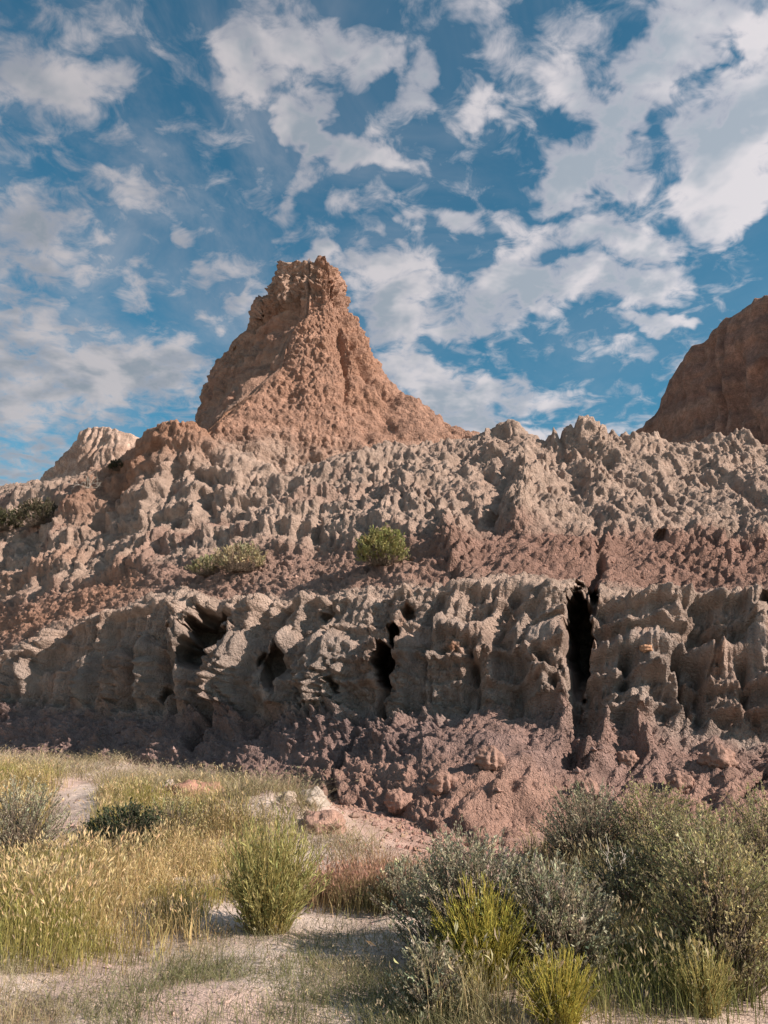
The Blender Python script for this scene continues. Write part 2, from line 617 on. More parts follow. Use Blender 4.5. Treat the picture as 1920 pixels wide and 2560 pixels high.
def path_d(pts):
    """distance (photo pixels) to a broken line, and how far along it"""
    best = np.full(BR.shape, 1e9)
    tt = np.zeros(BR.shape)
    n = len(pts) - 1
    for i in range(n):
        (x0, y0), (x1, y1) = pts[i], pts[i + 1]
        ex, ey = x1 - x0, y1 - y0
        t = np.clip(((BX - x0) * ex + (BR - y0) * ey) / (ex * ex + ey * ey), 0, 1)
        d = np.hypot(BX - x0 - t * ex, BR - y0 - t * ey)
        c = d < best
        best = np.where(c, d, best)
        tt = np.where(c, (i + t) / n, tt)
    return best, tt


m_talus = band(-1, 2.0, 0.25)
m_cliff = band(1.9, 5.0, 0.12)
m_bench = band(5.0, 7.1, 0.15)
m_knob = band(7.0, 12, 0.25)

wx = fbm(U * 0.6, V * 0.6, 3) * 0.35
wy = fbm(U * 0.6 + 40, V * 0.6 + 11, 3) * 0.35
out = np.zeros(BR.shape)          # along the surface normal
up = np.zeros(BR.shape)           # straight up

# broad shape everywhere
out += 0.20 * fbm(U * 0.28, V * 0.28, 3) * (0.6 + 0.4 * m_knob)
cr1 = billow(U * 1.3 + wx, V * 1.2 + wy, 6)
cr2 = billow(U * 4.2 + 7 + wx, V * 4.0, 4)
# --- talus: crumbled red clay, gullies
gul = ridged(U * 0.55 + wx, V * 0.22, 3)
out += m_talus * (-0.22 * (gul - 0.62) + 0.10 * fbm(U * 0.9, V * 0.8, 3) + 0.060 * cr1 + 0.042 * cr2)
out += m_talus * (0.015 * dome(U * 5.5 + wx * 2, V * 5.5) + 0.028 * dome(U * 11, V * 11))
tbr = BT + 0.05 * fbm(U * 1.6, Z * 1.2, 4)
# --- cliff: flutes, ledges, crumbling caps
wc = 0.25 * fbm(U * 0.7, Z * 0.5, 3)
fl = ridged(U * 0.85 + wc, Z * 0.09 + 3, 2)
fl2 = ridged(U * 2.6 + wc, Z * 0.24, 2)
fl3 = ridged(U * 8 + wc * 2, Z * 0.8, 3)
rc = billow(U * 3.0 + wc, Z * 2.0, 5)
rc2 = billow(U * 7.5 + wc, Z * 5.5 + 9, 4)
rough = sstep(-0.2, 0.4, fbm(U * 0.9 + 60, V * 0.9, 3))
out += m_cliff * ((1 + 0.7 * sstep(1000, 500, BX)) * (-0.42 * (fl - 0.6) - 0.17 * (fl2 - 0.6)) - 0.06 * (fl3 - 0.6) + (0.015 + 0.035 * rough) * rc + (0.012 + 0.03 * rough) * rc2)
lay = Z / 0.40 + 0.30 * fbm(U * 0.35, Z * 0.1, 3) + 0.26 * fbm(U * 1.7, Z * 0.9, 4)
lf = lay - np.floor(lay)
strong = 0.5 + 0.5 * np.clip(fbm(np.floor(lay) * 3.7 + U * 0.25, np.floor(lay) * 1.3, 2) * 1.5, -1, 1)
edge = sstep(0.60, 0.84, lf) - sstep(0.95, 1.0, lf)
out += m_cliff * (0.02 + 0.09 * strong + 0.07 * sstep(1000, 1300, BX)) * (0.45 + 0.55 * sstep(500, 1000, BX)) * (edge - 0.25)
out += m_cliff * edge * strong * (0.05 * rc + 0.03 * dome(U * 6.5 + wc * 3, Z * 6.0) + 0.03 * dome(U * 12 + wc * 3, Z * 11))
out += m_cliff * 0.022 * dome(U * 12, Z * 8)
out += (0.05 + 0.12 * sstep(-0.3, 0.4, fbm(U * 0.8 + 17, Z * 0.1, 3))) * np.exp(-((tbr - 4.93) / 0.07) ** 2) + 0.10 * np.exp(-((tbr - 2.94) / 0.06) ** 2) * sstep(-0.2, 0.3, fbm(U * 0.6 + 70, Z * 0.1, 2))
# --- bench and red band
out += m_bench * (0.17 * fbm(U * 0.5, V * 0.5, 3) + 0.060 * cr1 + 0.045 * cr2 + 0.015 * dome(U * 5.2 + wx * 2, V * 5.0) + 0.025 * dome(U * 10, V * 9.5))
# --- knobby apron: diagonal gullies and budded knobs
slant = U + 0.42 * V
rill = ridged(slant * 0.34 + wx * 0.6, V * 0.06, 2)
rill2 = ridged(slant * 1.35 + wx * 0.8, V * 0.16 + 7, 3)
rill3 = ridged(slant * 3.8 + wx * 1.5, V * 0.6 + 2, 3)
ksel = sstep(-0.15, 0.30, fbm(U * 0.55 + 9, V * 0.5, 3))
ksel2 = sstep(-0.2, 0.35, fbm(U * 0.9 + 49, V * 0.8, 3))
w2x = wx + 0.10 * perlin(U * 2.4, V * 2.4)
w2y = wy + 0.14 * perlin(U * 2.4 + 50, V * 2.4)
knA = np.minimum(dome((slant + w2x) * 2.0, (V + w2y) * 0.95, 0.60, 0.6), 0.8)
knB = np.minimum(dome((slant + w2x) * 4.0 + 5, (V + w2y) * 2.0, 0.60, 0.6), 0.8)
knC = np.minimum(dome((slant + w2x) * 7.2 + 2, (V + w2y) * 4.0, 0.60, 0.6), 0.8)
knD = dome(slant * 12 + wx, V * 8.5, 0.60, 0.6)
cr3 = billow(slant * 2.1 + w2x, V * 1.3 + w2y, 5)
amp = 0.55 + 0.45 * sstep(600, 1250, BX)
out += m_knob * ((-0.75 * (rill - 0.62) - 0.27 * (rill2 - 0.6)) * (1 - 0.65 * sstep(9.1, 9.9, BT)) - 0.11 * (rill3 - 0.6) + 0.055 * cr3 + 0.035 * cr2)
fT = BT * 1.9 + 0.30 * fbm(U * 0.25, V * 0.12, 3) + 0.22 * fbm(U * 0.9, V * 0.6, 4)
fT = fT - np.floor(fT)
stepb = sstep(0, 0.40, fT) * (1 - sstep(0.42, 1, fT))
out += m_knob * (1 - sstep(9.6, 10, BT)) * (1 - 0.8 * sstep(650, 1150, BX)) * 0.24 * (stepb - 0.35)
up += m_knob * amp * (0.05 * knA * ksel + 0.05 * knB * ksel2 + 0.03 * knC * (0.3 + 0.7 * ksel) + 0.01 * knD)
out += m_knob * amp * (0.09 * knA * ksel + 0.07 * knB * ksel2 + 0.05 * knC * (0.3 + 0.7 * ksel2) + 0.03 * knD)

# --- spurs (stand out) and gullies (cut in), laid along the hill face
SPURS = [
    ([(1240, 1560), (1290, 1595), (1340, 1670), (1390, 1760), (1425, 1820), (1465, 1905)], 26, 0.42),
    ([(1150, 1560), (1160, 1640)], 34, 0.30), ([(1110, 1610), (1095, 1700), (1085, 1800)], 40, 0.22),
    ([(1225, 1645), (1230, 1780)], 22, 0.16), ([(1400, 1540), (1420, 1640), (1415, 1740)], 30, 0.30),
    ([(1565, 1738), (1580, 1780), (1597, 1840), (1620, 1880)], 13, 0.34), ([(1520, 1690), (1530, 1780), (1510, 1880)], 24, 0.30),
    ([(1600, 1650), (1640, 1690), (1680, 1750), (1715, 1820)], 22, 0.36), ([(1670, 1520), (1700, 1570)], 26, 0.26),
    ([(1790, 1540), (1800, 1620), (1770, 1700), (1790, 1800)], 28, 0.26), ([(1880, 1520), (1905, 1600), (1925, 1700), (1930, 1800)], 26, 0.36),
    ([(1705, 1640), (1790, 1680)], 22, 0.22), ([(1765, 1770), (1770, 1830)], 14, 0.16),
    ([(1010, 1500), (985, 1590), (1000, 1640)], 26, 0.18), ([(1000, 1640), (1000, 1740), (950, 1850)], 34, 0.24),
    ([(935, 1500), (930, 1600), (925, 1700)], 22, 0.30), ([(850, 1610), (845, 1700), (830, 1790)], 46, 0.36), ([(770, 1630), (760, 1720), (740, 1800)], 34, 0.30),
    ([(590, 1625), (580, 1700), (575, 1780)], 30, 0.40), ([(520, 1660), (500, 1740), (480, 1790)], 20, 0.34), ([(660, 1640), (650, 1740)], 14, 0.26),
    ([(470, 1520), (482, 1560), (470, 1610)], 24, 0.36), ([(640, 1540), (600, 1580), (570, 1640)], 16, 0.16),
    ([(395, 1620), (385, 1740)], 24, 0.26), ([(310, 1620), (300, 1680), (275, 1760)], 22, 0.36), ([(230, 1690), (215, 1760)], 16, 0.26),
    ([(140, 1608), (100, 1665), (80, 1700)], 14, 0.28), ([(60, 1690), (25, 1740), (10, 1780)], 18, 0.30), ([(180, 1600), (120, 1640)], 12, 0.2),
    ([(1105, 1935), (1090, 1990), (1050, 2080)], 34, 0.34), ([(1215, 1872), (1225, 1920), (1240, 2000)], 24, 0.36), ([(1290, 1866), (1305, 1930), (1340, 2010), (1365, 2100)], 34, 0.44),
    ([(1450, 1960), (1465, 2020)], 26, 0.28), ([(1720, 1850), (1760, 1920), (1800, 2000)], 40, 0.28), ([(1840, 1880), (1850, 1960)], 34, 0.24),
    ([(985, 1990), (960, 2050)], 36, 0.22),
    ([(1120, 1345), (1150, 1385)], 36, 0.42), ([(1630, 1392), (1790, 1402), (1910, 1398)], 36, 0.30), ([(1330, 1350), (1440, 1390), (1500, 1380)], 26, 0.22),
    ([(1300, 1180), (1310, 1240), (1300, 1300)], 26, 0.40), ([(1470, 1180), (1500, 1230)], 26, 0.30), ([(1480, 1065), (1500, 1120)], 22, 0.30),
]
for pts, wd, a in SPURS:
    d, t = path_d(pts)
    d = d * (1 + 0.35 * perlin(U * 4, V * 4))
    tal = (0.52 + 0.20 * sstep(1000, 700, pts[0][0])) * sstep(1850, 1800, pts[0][1]) + 0.10
    out += a * tal * np.exp(-(d / wd) ** 2) * (0.35 + 0.65 * sstep(0, 0.4, t)) * (1 + 0.5 * cr2)
CUTS = [
    ([(1512, 1345), (1488, 1385), (1502, 1425), (1478, 1455), (1470, 1490)], 11, 0.30), ([(1435, 1725), (1450, 1810), (1440, 1900)], 26, 0.40),
    ([(985, 1590), (968, 1630), (958, 1740), (955, 1790)], 10, 0.40), ([(890, 1850), (855, 1905), (830, 1960), (845, 2030)], 8, 0.42),
    ([(1915, 1930), (1880, 1965), (1855, 2005)], 8, 0.34), ([(1110, 1460), (1135, 1435)], 7, 0.30), ([(535, 1740), (520, 1800), (470, 1850)], 11, 0.30),
    ([(690, 1770), (660, 1800), (620, 1830)], 10, 0.28), ([(1690, 1660), (1700, 1740), (1715, 1800)], 10, 0.34), ([(1340, 1640), (1385, 1700), (1400, 1760)], 12, 0.26),
    ([(1565, 1670), (1560, 1730)], 12, 0.36), ([(1180, 1640), (1200, 1780)], 8, 0.14), ([(720, 1640), (700, 1760)], 10, 0.3), ([(420, 1640), (440, 1760)], 16, 0.3),
    ([(345, 1640), (340, 1760)], 14, 0.28), ([(1745, 1690), (1750, 1800)], 10, 0.22), ([(1850, 1680), (1860, 1800)], 10, 0.2),
]
for pts, wd, a in CUTS:
    d, t = path_d(pts)
    d = d * (1 + 0.4 * perlin(U * 5, V * 5))
    out -= a * (1 + 0.5 * sstep(1000, 700, pts[0][0])) * np.exp(-(d / wd) ** 2)
# --- piping holes and caves run deep into the clay
HOLES = [
    (1441, 1608, 37, 122, 3.4), (1428, 1540, 26, 36, 2.6), (1478, 1490, 18, 40, 1.4), (963, 1664, 22, 52, 2.6), (985, 1592, 14, 26, 1.6), (1025, 1537, 16, 17, 0.5),
    (560, 1565, 44, 34, 1.2), (540, 1605, 52, 40, 1.5), (500, 1645, 36, 28, 1.2), (700, 1675, 34, 66, 1.0), (655, 1662, 18, 42, 0.5),
    (830, 1545, 28, 13, 0.3), (1647, 1361, 19, 6, 0.35), (1236, 1302, 24, 18, 0.4), (1905, 1555, 22, 36, 0.5), (410, 1745, 9, 22, 0.4), (857, 1715, 7, 24, 0.4),
    (955, 1790, 8, 20, 0.5),
]
push = np.zeros(BR.shape)
pdir = np.zeros(BR.shape + (3,))
pdir[..., 1] = 1
for hx, hy, rx, ry, dp in HOLES:
    jag = 1 + 0.22 * perlin(U * 3.5 + hx, V * 3.5) + 0.12 * perlin(U * 9, V * 9)
    e = np.hypot((BX - hx) / rx, (BR - hy) / ry) * jag
    g = dp * (1 - sstep(0.78 if dp > 1.2 else 0.45, 1.12, e))
    hd = ray(hx, hy) * np.array([1, 1, 0.3])
    pdir = np.where((g > push)[..., None], hd / np.linalg.norm(hd) + np.array([0.06, 0, 0]), pdir)
    push = np.maximum(push, g)
out *= (1 - 0.6 * sstep(0.3, 1.2, push))

HP = BP + Nrm * out[..., None] + np.array([0, 0, 1.0]) * up[..., None] + pdir * push[..., None]
# little spires on the crest
for hx, h, wd in ((1424, .30, 11), (1463, .34, 20), (1391, .3, 9), (1272, .22, 26), (1505, .16, 11), (1535, .18, 11), (1593, .14, 12), (1640, .14, 12), (1790, .2, 20), (1855, .16, 18), (430, .15, 18)):
    HP[..., 2] += h * np.exp(-((BX - hx) / wd) ** 4) * np.exp(-((BT - 9.95) / 0.16) ** 4)

# clay colours by bed, with ragged edges, and shade painted on the lower slope
tb = BT + 0.10 * fbm(U * 1.2, V * 1.2, 4)
hc = np.zeros(BR.shape + (3,))


def lerp(a, b, f):
    return a + (b - a) * f[..., None]


hc[:] = PINK
mv = fbm(U * 0.5 + 3, V * 0.5, 3)
hc = lerp(hc, MAUVE_SHADE, sstep(0.55, 1.15, tb) * (1 - 0.55 * sstep(1150, 1700, BX)) * np.clip(0.85 + mv * 0.6, 0, 1))  # painted shade below the cliff foot, weaker to the right
hc = lerp(hc, MAUVE_SHADE, (1 - sstep(500, 1000, BX)) * 0.8 * sstep(-0.5, 0.3, tb))  # shade of the lower left slope put into the clay colour
hc = lerp(hc, GREY, sstep(1.55, 2.15, tb + 0.25 * mv + 0.12 * fbm(U * 2.2, Z * 1.5, 3)))
warm = sstep(0.0, 0.5, fbm(U * 0.8 + 31, V * 0.25, 3))
hc = lerp(hc, GREY * np.array([1.04, 0.92, 0.86]), m_cliff * warm * 0.7)
hc = lerp(hc, BEIGE, sstep(2.9, 3.3, tb) * 0.55)
hc = lerp(hc, BEIGE, sstep(4.75, 5.0, tb))
hc = lerp(hc, RED, sstep(5.65, 6.1, tb + 0.12 * mv) * (0.75 + 0.25 * sstep(900, 1300, BX)))
hc = lerp(hc, KNOB, sstep(6.85, 7.25, tb))
redpatch = sstep(0.15, 0.55, fbm(U * 0.45 + 77, V * 0.4 + 5, 4)) * m_knob
hc = lerp(hc, RED * 1.08, redpatch * 0.62 * (1 - sstep(500, 1100, BX) * 0.75))
# rust bed under the spire's long left ridge
d, t = path_d([(300, 1235), (400, 1090), (470, 1062), (540, 1060)])
hc = lerp(hc, ORANGE, np.exp(-(d / 26) ** 2) * 0.85)
d, t = path_d([(210, 1290), (330, 1180), (420, 1100), (520, 1080)])
hc = lerp(hc, RUST * 0.95, np.exp(-(d / 60) ** 2) * 0.75)
d, t = path_d([(-200, 1580), (60, 1560), (180, 1530), (330, 1460)])
hc = lerp(hc, RUST * 1.12, np.exp(-(d / 34) ** 2) * 0.85)
d, t = path_d([(-200, 1520), (60, 1455), (200, 1400)])
hc = lerp(hc, RUST * 1.1, np.exp(-(d / 22) ** 2) * 0.6)
rs = sstep(0.25, 0.6, perlin(U * 7, Z * 0.7)) * m_cliff * sstep(0.0, 0.4, fbm(U * 0.9 + 5, V * 0.3, 2))
hc = lerp(hc, RUST * 0.8, rs * 0.55)
for sx, sy, r in ((1140, 1625, 18), (1611, 1612, 16)):
    hc = lerp(hc, ORANGE, np.exp(-((BX - sx) ** 2 + (BR - sy) ** 2) / r ** 2) * 0.8)
hc *= (1 + 0.10 * fbm(U * 2.5 + 13, V * 2.5, 3) + m_cliff * 0.16 * (perlin(U * 9, Z * 0.8) + 0.6 * perlin(U * 20, Z * 1.8)))[..., None]
# knob tops are paler than the clay between them
hc *= (1 + m_knob * 0.10 * (knB - 0.35))[..., None]
nr, nc = BR.shape
hill = obj("hill", make_mesh("hill", HP, [grid_faces(nr, nc)], np.clip(hc * 1.10, 0.02, 0.9).reshape(-1, 3)), M_HILL)
tag(hill, "layered badlands hill with fluted grey cliff, red bench and knobby clay slope", None, None, "structure")

# ------------------------------------------------------------------ the spire
def resample(pts, zs):
    p = np.array(pts, float)
    q = at(p[:, 0], p[:, 1], p[:, 2])
    o = np.argsort(q[:, 2])
    q = q[o]
    return np.stack([np.interp(zs, q[:, 2], q[:, 0]), np.interp(zs, q[:, 2], q[:, 1])], 1)


SL = [(692, 655, 31.6), (684, 700, 31.7), (672, 738, 31.9), (638, 766, 32.4), (626, 800, 33.0), (610, 832, 33.4), (578, 852, 33.7), (555, 878, 34.0), (538, 884, 34.1), (524, 912, 34.2), (503, 959, 34.2),
      (492, 999, 34.2), (485, 1050, 34.2), (478, 1110, 34.2), (470, 1200, 34.2)]
SV = [(718, 655, 30.9), (712, 720, 30.9), (704, 752, 31.1), (690, 775, 31.6), (680, 805, 32.2), (655, 860, 32.4), (630, 910, 32.4), (605, 950, 32.2), (575, 990, 31.9), (545, 1030, 31.3), (515, 1060, 30.3), (480, 1110, 28.9),
      (450, 1200, 27.7)]
SR = [(772, 660, 30.6), (772, 720, 30.4), (768, 790, 30.0), (728, 820, 29.6), (713, 860, 29.2), (700, 914, 28.6), (660, 947, 28.1), (633, 978, 27.6),
      (588, 1008, 27.0), (548, 1042, 26.4), (505, 1078, 25.8), (470, 1130, 25.2), (430, 1200, 24.7)]
SM = [(800, 660, 30.4), (810, 760, 30.0), (815, 860, 29.2), (800, 960, 28.1), (760, 1050, 26.9), (720, 1120, 26.0), (680, 1200, 25.0)]
SN = [(825, 660, 30.6), (850, 760, 30.4), (880, 860, 29.9), (890, 960, 29.0), (885, 1040, 28.0), (880, 1110, 27.0), (860, 1200, 25.8)]
SE = [(841, 660, 31.2), (853, 716, 31.2), (874, 762, 31.2), (903, 802, 31.2), (920, 855, 31.1), (940, 912, 31.0), (955, 955, 30.9), (1012, 990, 30.6),
      (1064, 1012, 30.2), (1128, 1048, 29.6), (1190, 1078, 29.0), (1240, 1120, 28.4), (1300, 1200, 27.5)]
SB = [(835, 660, 33), (850, 760, 34), (880, 900, 35.5), (1000, 1050, 36.5), (1100, 1200, 37.5)]
SC = [(745, 660, 33.6), (700, 760, 35), (640, 900, 36.5), (600, 1050, 38), (560, 1200, 39)]
z_top = at(np.array([775.]), np.array([662.]), np.array([31.]))[0, 2]
z_bot = at(np.array([700.]), np.array([1215.]), np.array([26.]))[0, 2]
nz_ = 316
zs = np.linspace(z_bot, z_top, nz_)
keys = [resample(k, zs) for k in (SL, SV, SR, SM, SN, SE, SB, SC)]
per = [60, 66, 86, 72, 60, 24, 16, 20]
cols_, seg = [], []
for i in range(8):
    a, b = keys[i], keys[(i + 1) % 8]
    for j in range(per[i]):
        f = j / per[i]
        cols_.append(a * (1 - f) + b * f)
        seg.append(i + f)
SPX = np.stack(cols_, 1)                                     # nz, nc, 2
seg = np.array(seg)
r = 9
ker = np.exp(-0.5 * (np.arange(-r, r + 1) / 3.0) ** 2)
ker /= ker.sum()
SPX = sum(w * np.roll(SPX, k, axis=1) for w, k in zip(ker, range(-r, r + 1)))
SPX = gauss1d(SPX, 2.5, 0)
SP3 = np.concatenate([SPX, np.broadcast_to(zs[:, None, None], SPX.shape[:2] + (1,))], 2)
ctr = SP3.mean(1, keepdims=True)
nn = np.cross(np.roll(SP3, -1, 1) - np.roll(SP3, 1, 1), np.gradient(SP3, axis=0))
nn /= np.linalg.norm(nn, axis=2, keepdims=True) + 1e-9
if (nn * (SP3 - ctr)).sum(2).mean() < 0:
    nn = -nn
nn = gauss1d(nn, 4, 0)
SG0 = np.broadcast_to(seg[None], SP3.shape[:2])
faceL = SP3[..., 0] * 0.62 - SP3[..., 1] * 0.78
faceR = SP3[..., 0] * 0.86 + SP3[..., 1] * 0.50 + 31.0
SU = faceL + (faceR - faceL) * sstep(1.93, 2.07, SG0) + 40
SZ = SP3[..., 2]
SG = np.broadcast_to(seg[None], SP3.shape[:2])
hgt = (SZ - z_bot) / (z_top - z_bot)
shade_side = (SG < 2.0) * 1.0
cap = sstep(0.80, 0.86, hgt + 0.03 * perlin(SU * 0.8, SZ * 0.3))
swx = fbm(SU * 0.5, SZ * 0.5, 3) * 0.4
so = 0.30 * fbm(SU * 0.30, SZ * 0.25, 3)
sb1 = billow(SU * 1.1 + swx, SZ * 0.9, 6)
sb2 = billow(SU * 4.4 + 4, SZ * 3.6 + swx, 4)
so += (1 - shade_side) * (0.08 * sb1 + 0.06 * sb2 + 0.055 * dome(SU * 4.2 + swx, SZ * 3.6 + swx) + 0.05 * dome(SU * 8.0 + swx, SZ * 7.2))
so += (1 - shade_side) * 0.42 * (ridged(SU * 0.55 + swx * 0.6, SZ * 0.10, 2) - 0.6) * sstep(2.9, 3.6, SG)
so -= 0.55 * np.exp(-((SG - 4.35 + 0.10 * perlin(SZ * 0.5, SZ * 0.1)) / 0.13) ** 2) * sstep(0.18, 0.3, hgt) * (1 - sstep(0.6, 0.78, hgt))
so -= 0.30 * np.exp(-((SG - 3.75) / 0.10) ** 2) * sstep(0.3, 0.4, hgt) * (1 - sstep(0.6, 0.78, hgt))
so += shade_side * (0.75 * (ridged(SU * 0.42 + 0.3 * swx, SZ * 0.07 + 4, 2) - 0.6) + 0.28 * (ridged(SU * 1.3 + swx, SZ * 0.2, 3) - 0.6) + 0.13 * fbm(SU * 1.5, SZ * 1.2, 5) + 0.05 * sb2)
so += 0.10 * perlin(SZ * 1.6 + 0.4 * swx, SU * 0.08) + 0.06 * perlin(SZ * 3.7, SU * 0.1 + 5)
so += cap * (0.22 * (ridged(SU * 0.8 + swx, SZ * 0.35, 3) - 0.55) + 0.10 * sb1 + 0.09 * sb2 + 0.08 * dome(SU * 4.2, SZ * 3.2))
low = 1 - sstep(0.05, 0.22, hgt)
so += low * 0.28 * (ridged(SU * 0.9 + swx, SZ * 0.15, 3) - 0.6)
# gap beneath the cap on the dark side
so -= 0.75 * np.exp(-((SG - 1.62) / 0.16) ** 2) * np.exp(-((hgt - 0.80) / 0.09) ** 2)
so += 0.35 * np.exp(-((SG - 1.0) / 0.35) ** 2) * np.exp(-((hgt - 0.775) / 0.035) ** 2)
so *= (1 - 0.35 * sstep(0.93, 1.0, hgt)) 
rg = np.exp(-((SG - 2.0) / 0.12) ** 2)
so = so * (1 - 0.85 * rg) - 0.13 * rg
SP3 = SP3 + nn * so[..., None]
# ragged top
jag = 0.20 * fbm(SU * 1.1 + 3, SU * 0 + 2.0, 3) + 0.26 * dome(SU * 1.3, SU * 0 + 0.5, 0.5, 0.5) - 0.08
SP3[..., 2] += jag * sstep(0.93, 1.0, hgt)
tc_ = SP3[-1].mean(0)
caps = []
ring0 = SP3[-1]
for f in (0.18, 0.4, 0.65, 0.9):
    q = ring0 * (1 - f) + tc_ * f
    q[:, 2] += 0.30 * fbm(q[:, 0] * 1.3, q[:, 1] * 1.3, 3) - 0.25 * f
    caps.append(q)
ALL = np.concatenate([SP3.reshape(-1, 3)] + caps)
ncs = SP3.shape[1]
sc_ = np.zeros(SP3.shape)
sc_[:] = TAN
pat = fbm(SU * 0.5, SZ * 0.5 + 8, 3)
sc_ = lerp(sc_, RUST * 1.05, np.clip(0.55 + pat * 0.8, 0, 1) * sstep(0.25, 0.5, hgt + 0.1 * pat) * 0.8)
sc_ = lerp(sc_, BEIGE, (1 - sstep(0.04, 0.2, hgt + 0.06 * pat)) * 0.85)
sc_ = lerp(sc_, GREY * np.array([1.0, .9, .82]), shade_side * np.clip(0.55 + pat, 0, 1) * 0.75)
sc_ = lerp(sc_, KNOB * np.array([1.0, .93, .9]), cap * (1 - sstep(2.2, 3.2, SG) * 0.75) * 0.85)
sc_ = lerp(sc_, ORANGE, np.exp(-((SG - 2.0) / 0.14) ** 2) * (1 - sstep(0.25, 0.45, hgt)) * 0.75)
lines_ = perlin(SU * 0.12, SZ * 2.2 + 0.5 * pat)
sc_ *= (1 + 0.20 * lines_ + 0.10 * fbm(SU * 2, SZ * 2, 3))[..., None]
colA = np.concatenate([sc_.reshape(-1, 3)] + [np.tile(KNOB, (ncs, 1))] * 4)
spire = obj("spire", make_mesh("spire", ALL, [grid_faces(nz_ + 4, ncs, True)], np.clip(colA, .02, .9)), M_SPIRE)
tag(spire, "tall reddish clay spire with ragged flat top rising from the hill ridge", None, None, "structure")


# ------------------------------------------------------------------ buttes standing behind
def butte(name, label, crest, foot_row, foot_closer, ncol, nrow, base_col, dark_col, flute, crumb, fs, back=30):
    p = np.array(crest, float)
    x = np.linspace(p[0, 0], p[-1, 0], ncol)
    rr = gauss1d(np.interp(x, p[:, 0], p[:, 1]), 2.5, 0)
    dd = gauss1d(np.interp(x, p[:, 0], p[:, 2]), 6, 0)
    top = at(x, rr, dd)
    foot = at(x, np.full(ncol, foot_row), dd - foot_closer)
    foot[:, 2] -= 4
    rows, tt = [], []
    for i in range(nrow):
        f = i / (nrow - 1)
        rows.append(foot * (1 - f) + top * f + np.array([0, 1, 0]) * (f * (1 - f) * foot_closer * 0.5))
        tt.append(np.full(ncol, f))
    for i in range(1, 16):
        f = i / 15
        rows.append(top + np.array([0.1 * back * f, back * f, 0]) - np.array([0, 0, 1]) * f ** 1.4 * (top[:, 2:3] * 0.95 - 1) * 1.0)
        tt.append(np.full(ncol, 1 + f))
    P = np.array(rows)
    T = np.array(tt)
    n = gauss1d(gauss1d(grid_normals(P), 3, 0), 3, 1)
    if n[..., 1].mean() > 0:
        n = -n
    u, z = P[..., 0] - 0.5 * P[..., 1], P[..., 2]
    w = fbm(u * fs * 0.5, z * fs * 0.4, 3)
    ed = 1 - 0.7 * np.exp(-((T - 1) / 0.06) ** 2)
    o = flute * ed * (ridged(u * fs + w * 0.4, z * fs * 0.13, 3) - 0.6) + flute * 0.35 * (ridged(u * fs * 3.2 + w, z * fs * 0.5, 2) - 0.6)
    o += crumb * (dome(u * fs * 4, z * fs * 3.2) + 0.5 * dome(u * fs * 9, z * fs * 7)) + crumb * 0.8 * fbm(u * fs * 2, z * fs * 2, 4)
    o += flute * 0.35 * perlin(z * fs * 1.5 + 0.4 * w, u * fs * 0.07)
    P = P + n * o[..., None]
    c = np.zeros(P.shape)
    c[:] = base_col
    st = perlin(z * fs * 1.6 + 0.5 * w, u * fs * 0.08) + 0.5 * perlin(z * fs * 4.5, u * fs * 0.1)
    c = lerp(c, dark_col, np.clip(0.45 + 1.5 * st, 0, 1.25))
    c *= (1 + 0.12 * fbm(u * fs * 2.5, z * fs * 2.5, 3) + 0.22 * perlin(u * fs * 5, z * fs * 0.35))[..., None]
    b = obj(name, make_mesh(name, P, [grid_faces(P.shape[0], ncol)], np.clip(c, .02, .9).reshape(-1, 3)), M_BUTTE)
    return tag(b, label, None, None, "structure")


butte("butte", "steep dark brown butte with rounded shoulder standing beyond the knobby ridge",
      [(1480, 1230, 62), (1540, 1140, 60), (1591, 1082, 58.5), (1628, 1045, 57), (1660, 1011, 55.5), (1689, 953, 54), (1705, 915, 53), (1724, 884, 52),
       (1770, 840, 50), (1828, 791, 48), (1886, 753, 46), (1940, 728, 44.5), (2050, 700, 42), (2250, 690, 38), (2700, 700, 33), (3000, 760, 32)],
      1190, 5.0, 280, 130, np.array([0.29, 0.165, 0.118]), np.array([0.215, 0.122, 0.092]), 1.5, 0.16, 0.34)
butte("butte", "small pale flat-topped butte beyond the saddle of the hill",
      [(20, 1260, 52), (60, 1232, 51), (100, 1197, 50), (139, 1158, 49.5), (179, 1121, 49), (203, 1080, 48.6), (217, 1069, 48.4), (263, 1066, 48), (301, 1077, 47.8),
       (347, 1096, 48), (380, 1115, 48.4), (440, 1180, 49), (480, 1240, 50)],
      1235, 5.0, 210, 110, np.array([0.42, 0.30, 0.235]), np.array([0.35, 0.24, 0.185]), 0.6, 0.13, 0.55, 14)

# ------------------------------------------------------------------ ground
base_line = base3[(XC > -1200) & (XC < 3200)]
_o = np.argsort(base_line[:, 0])
BLX, BLY, BLZ = base_line[_o, 0], base_line[_o, 1], base_line[_o, 2]


def ground_z(x, y, fine=True):
    x = np.asarray(x, float)
    y = np.asarray(y, float)
    zb = np.interp(x, BLX, BLZ)
    yb = np.interp(x, BLX, BLY)
    w = sstep(6.0, 0.0, yb - y)
    far = 1 - sstep(40, 160, np.hypot(x, y))
    z = w * (zb + 0.05) * far
    near = 1 - sstep(14, 40, np.hypot(x, y))
    z = z + near * 0.10 * fbm(x * 0.35 + 4, y * 0.35, 3)
    for (mx, my, rx, ry, h) in MOUNDS:
        z = z + h * np.exp(-((x - mx) / rx) ** 2 - ((y - my) / ry) ** 2)
    if fine:
        z = z + near * (0.022 * fbm(x * 2.2, y * 2.2, 4) + 0.012 * dome(x * 7, y * 7) + 0.006 * dome(x * 17, y * 17))
    z = z + (1 - near) * 6.0 * fbm(x * 0.004, y * 0.004, 3) * sstep(150, 700, np.hypot(x, y))
    return z


MOUNDS = []


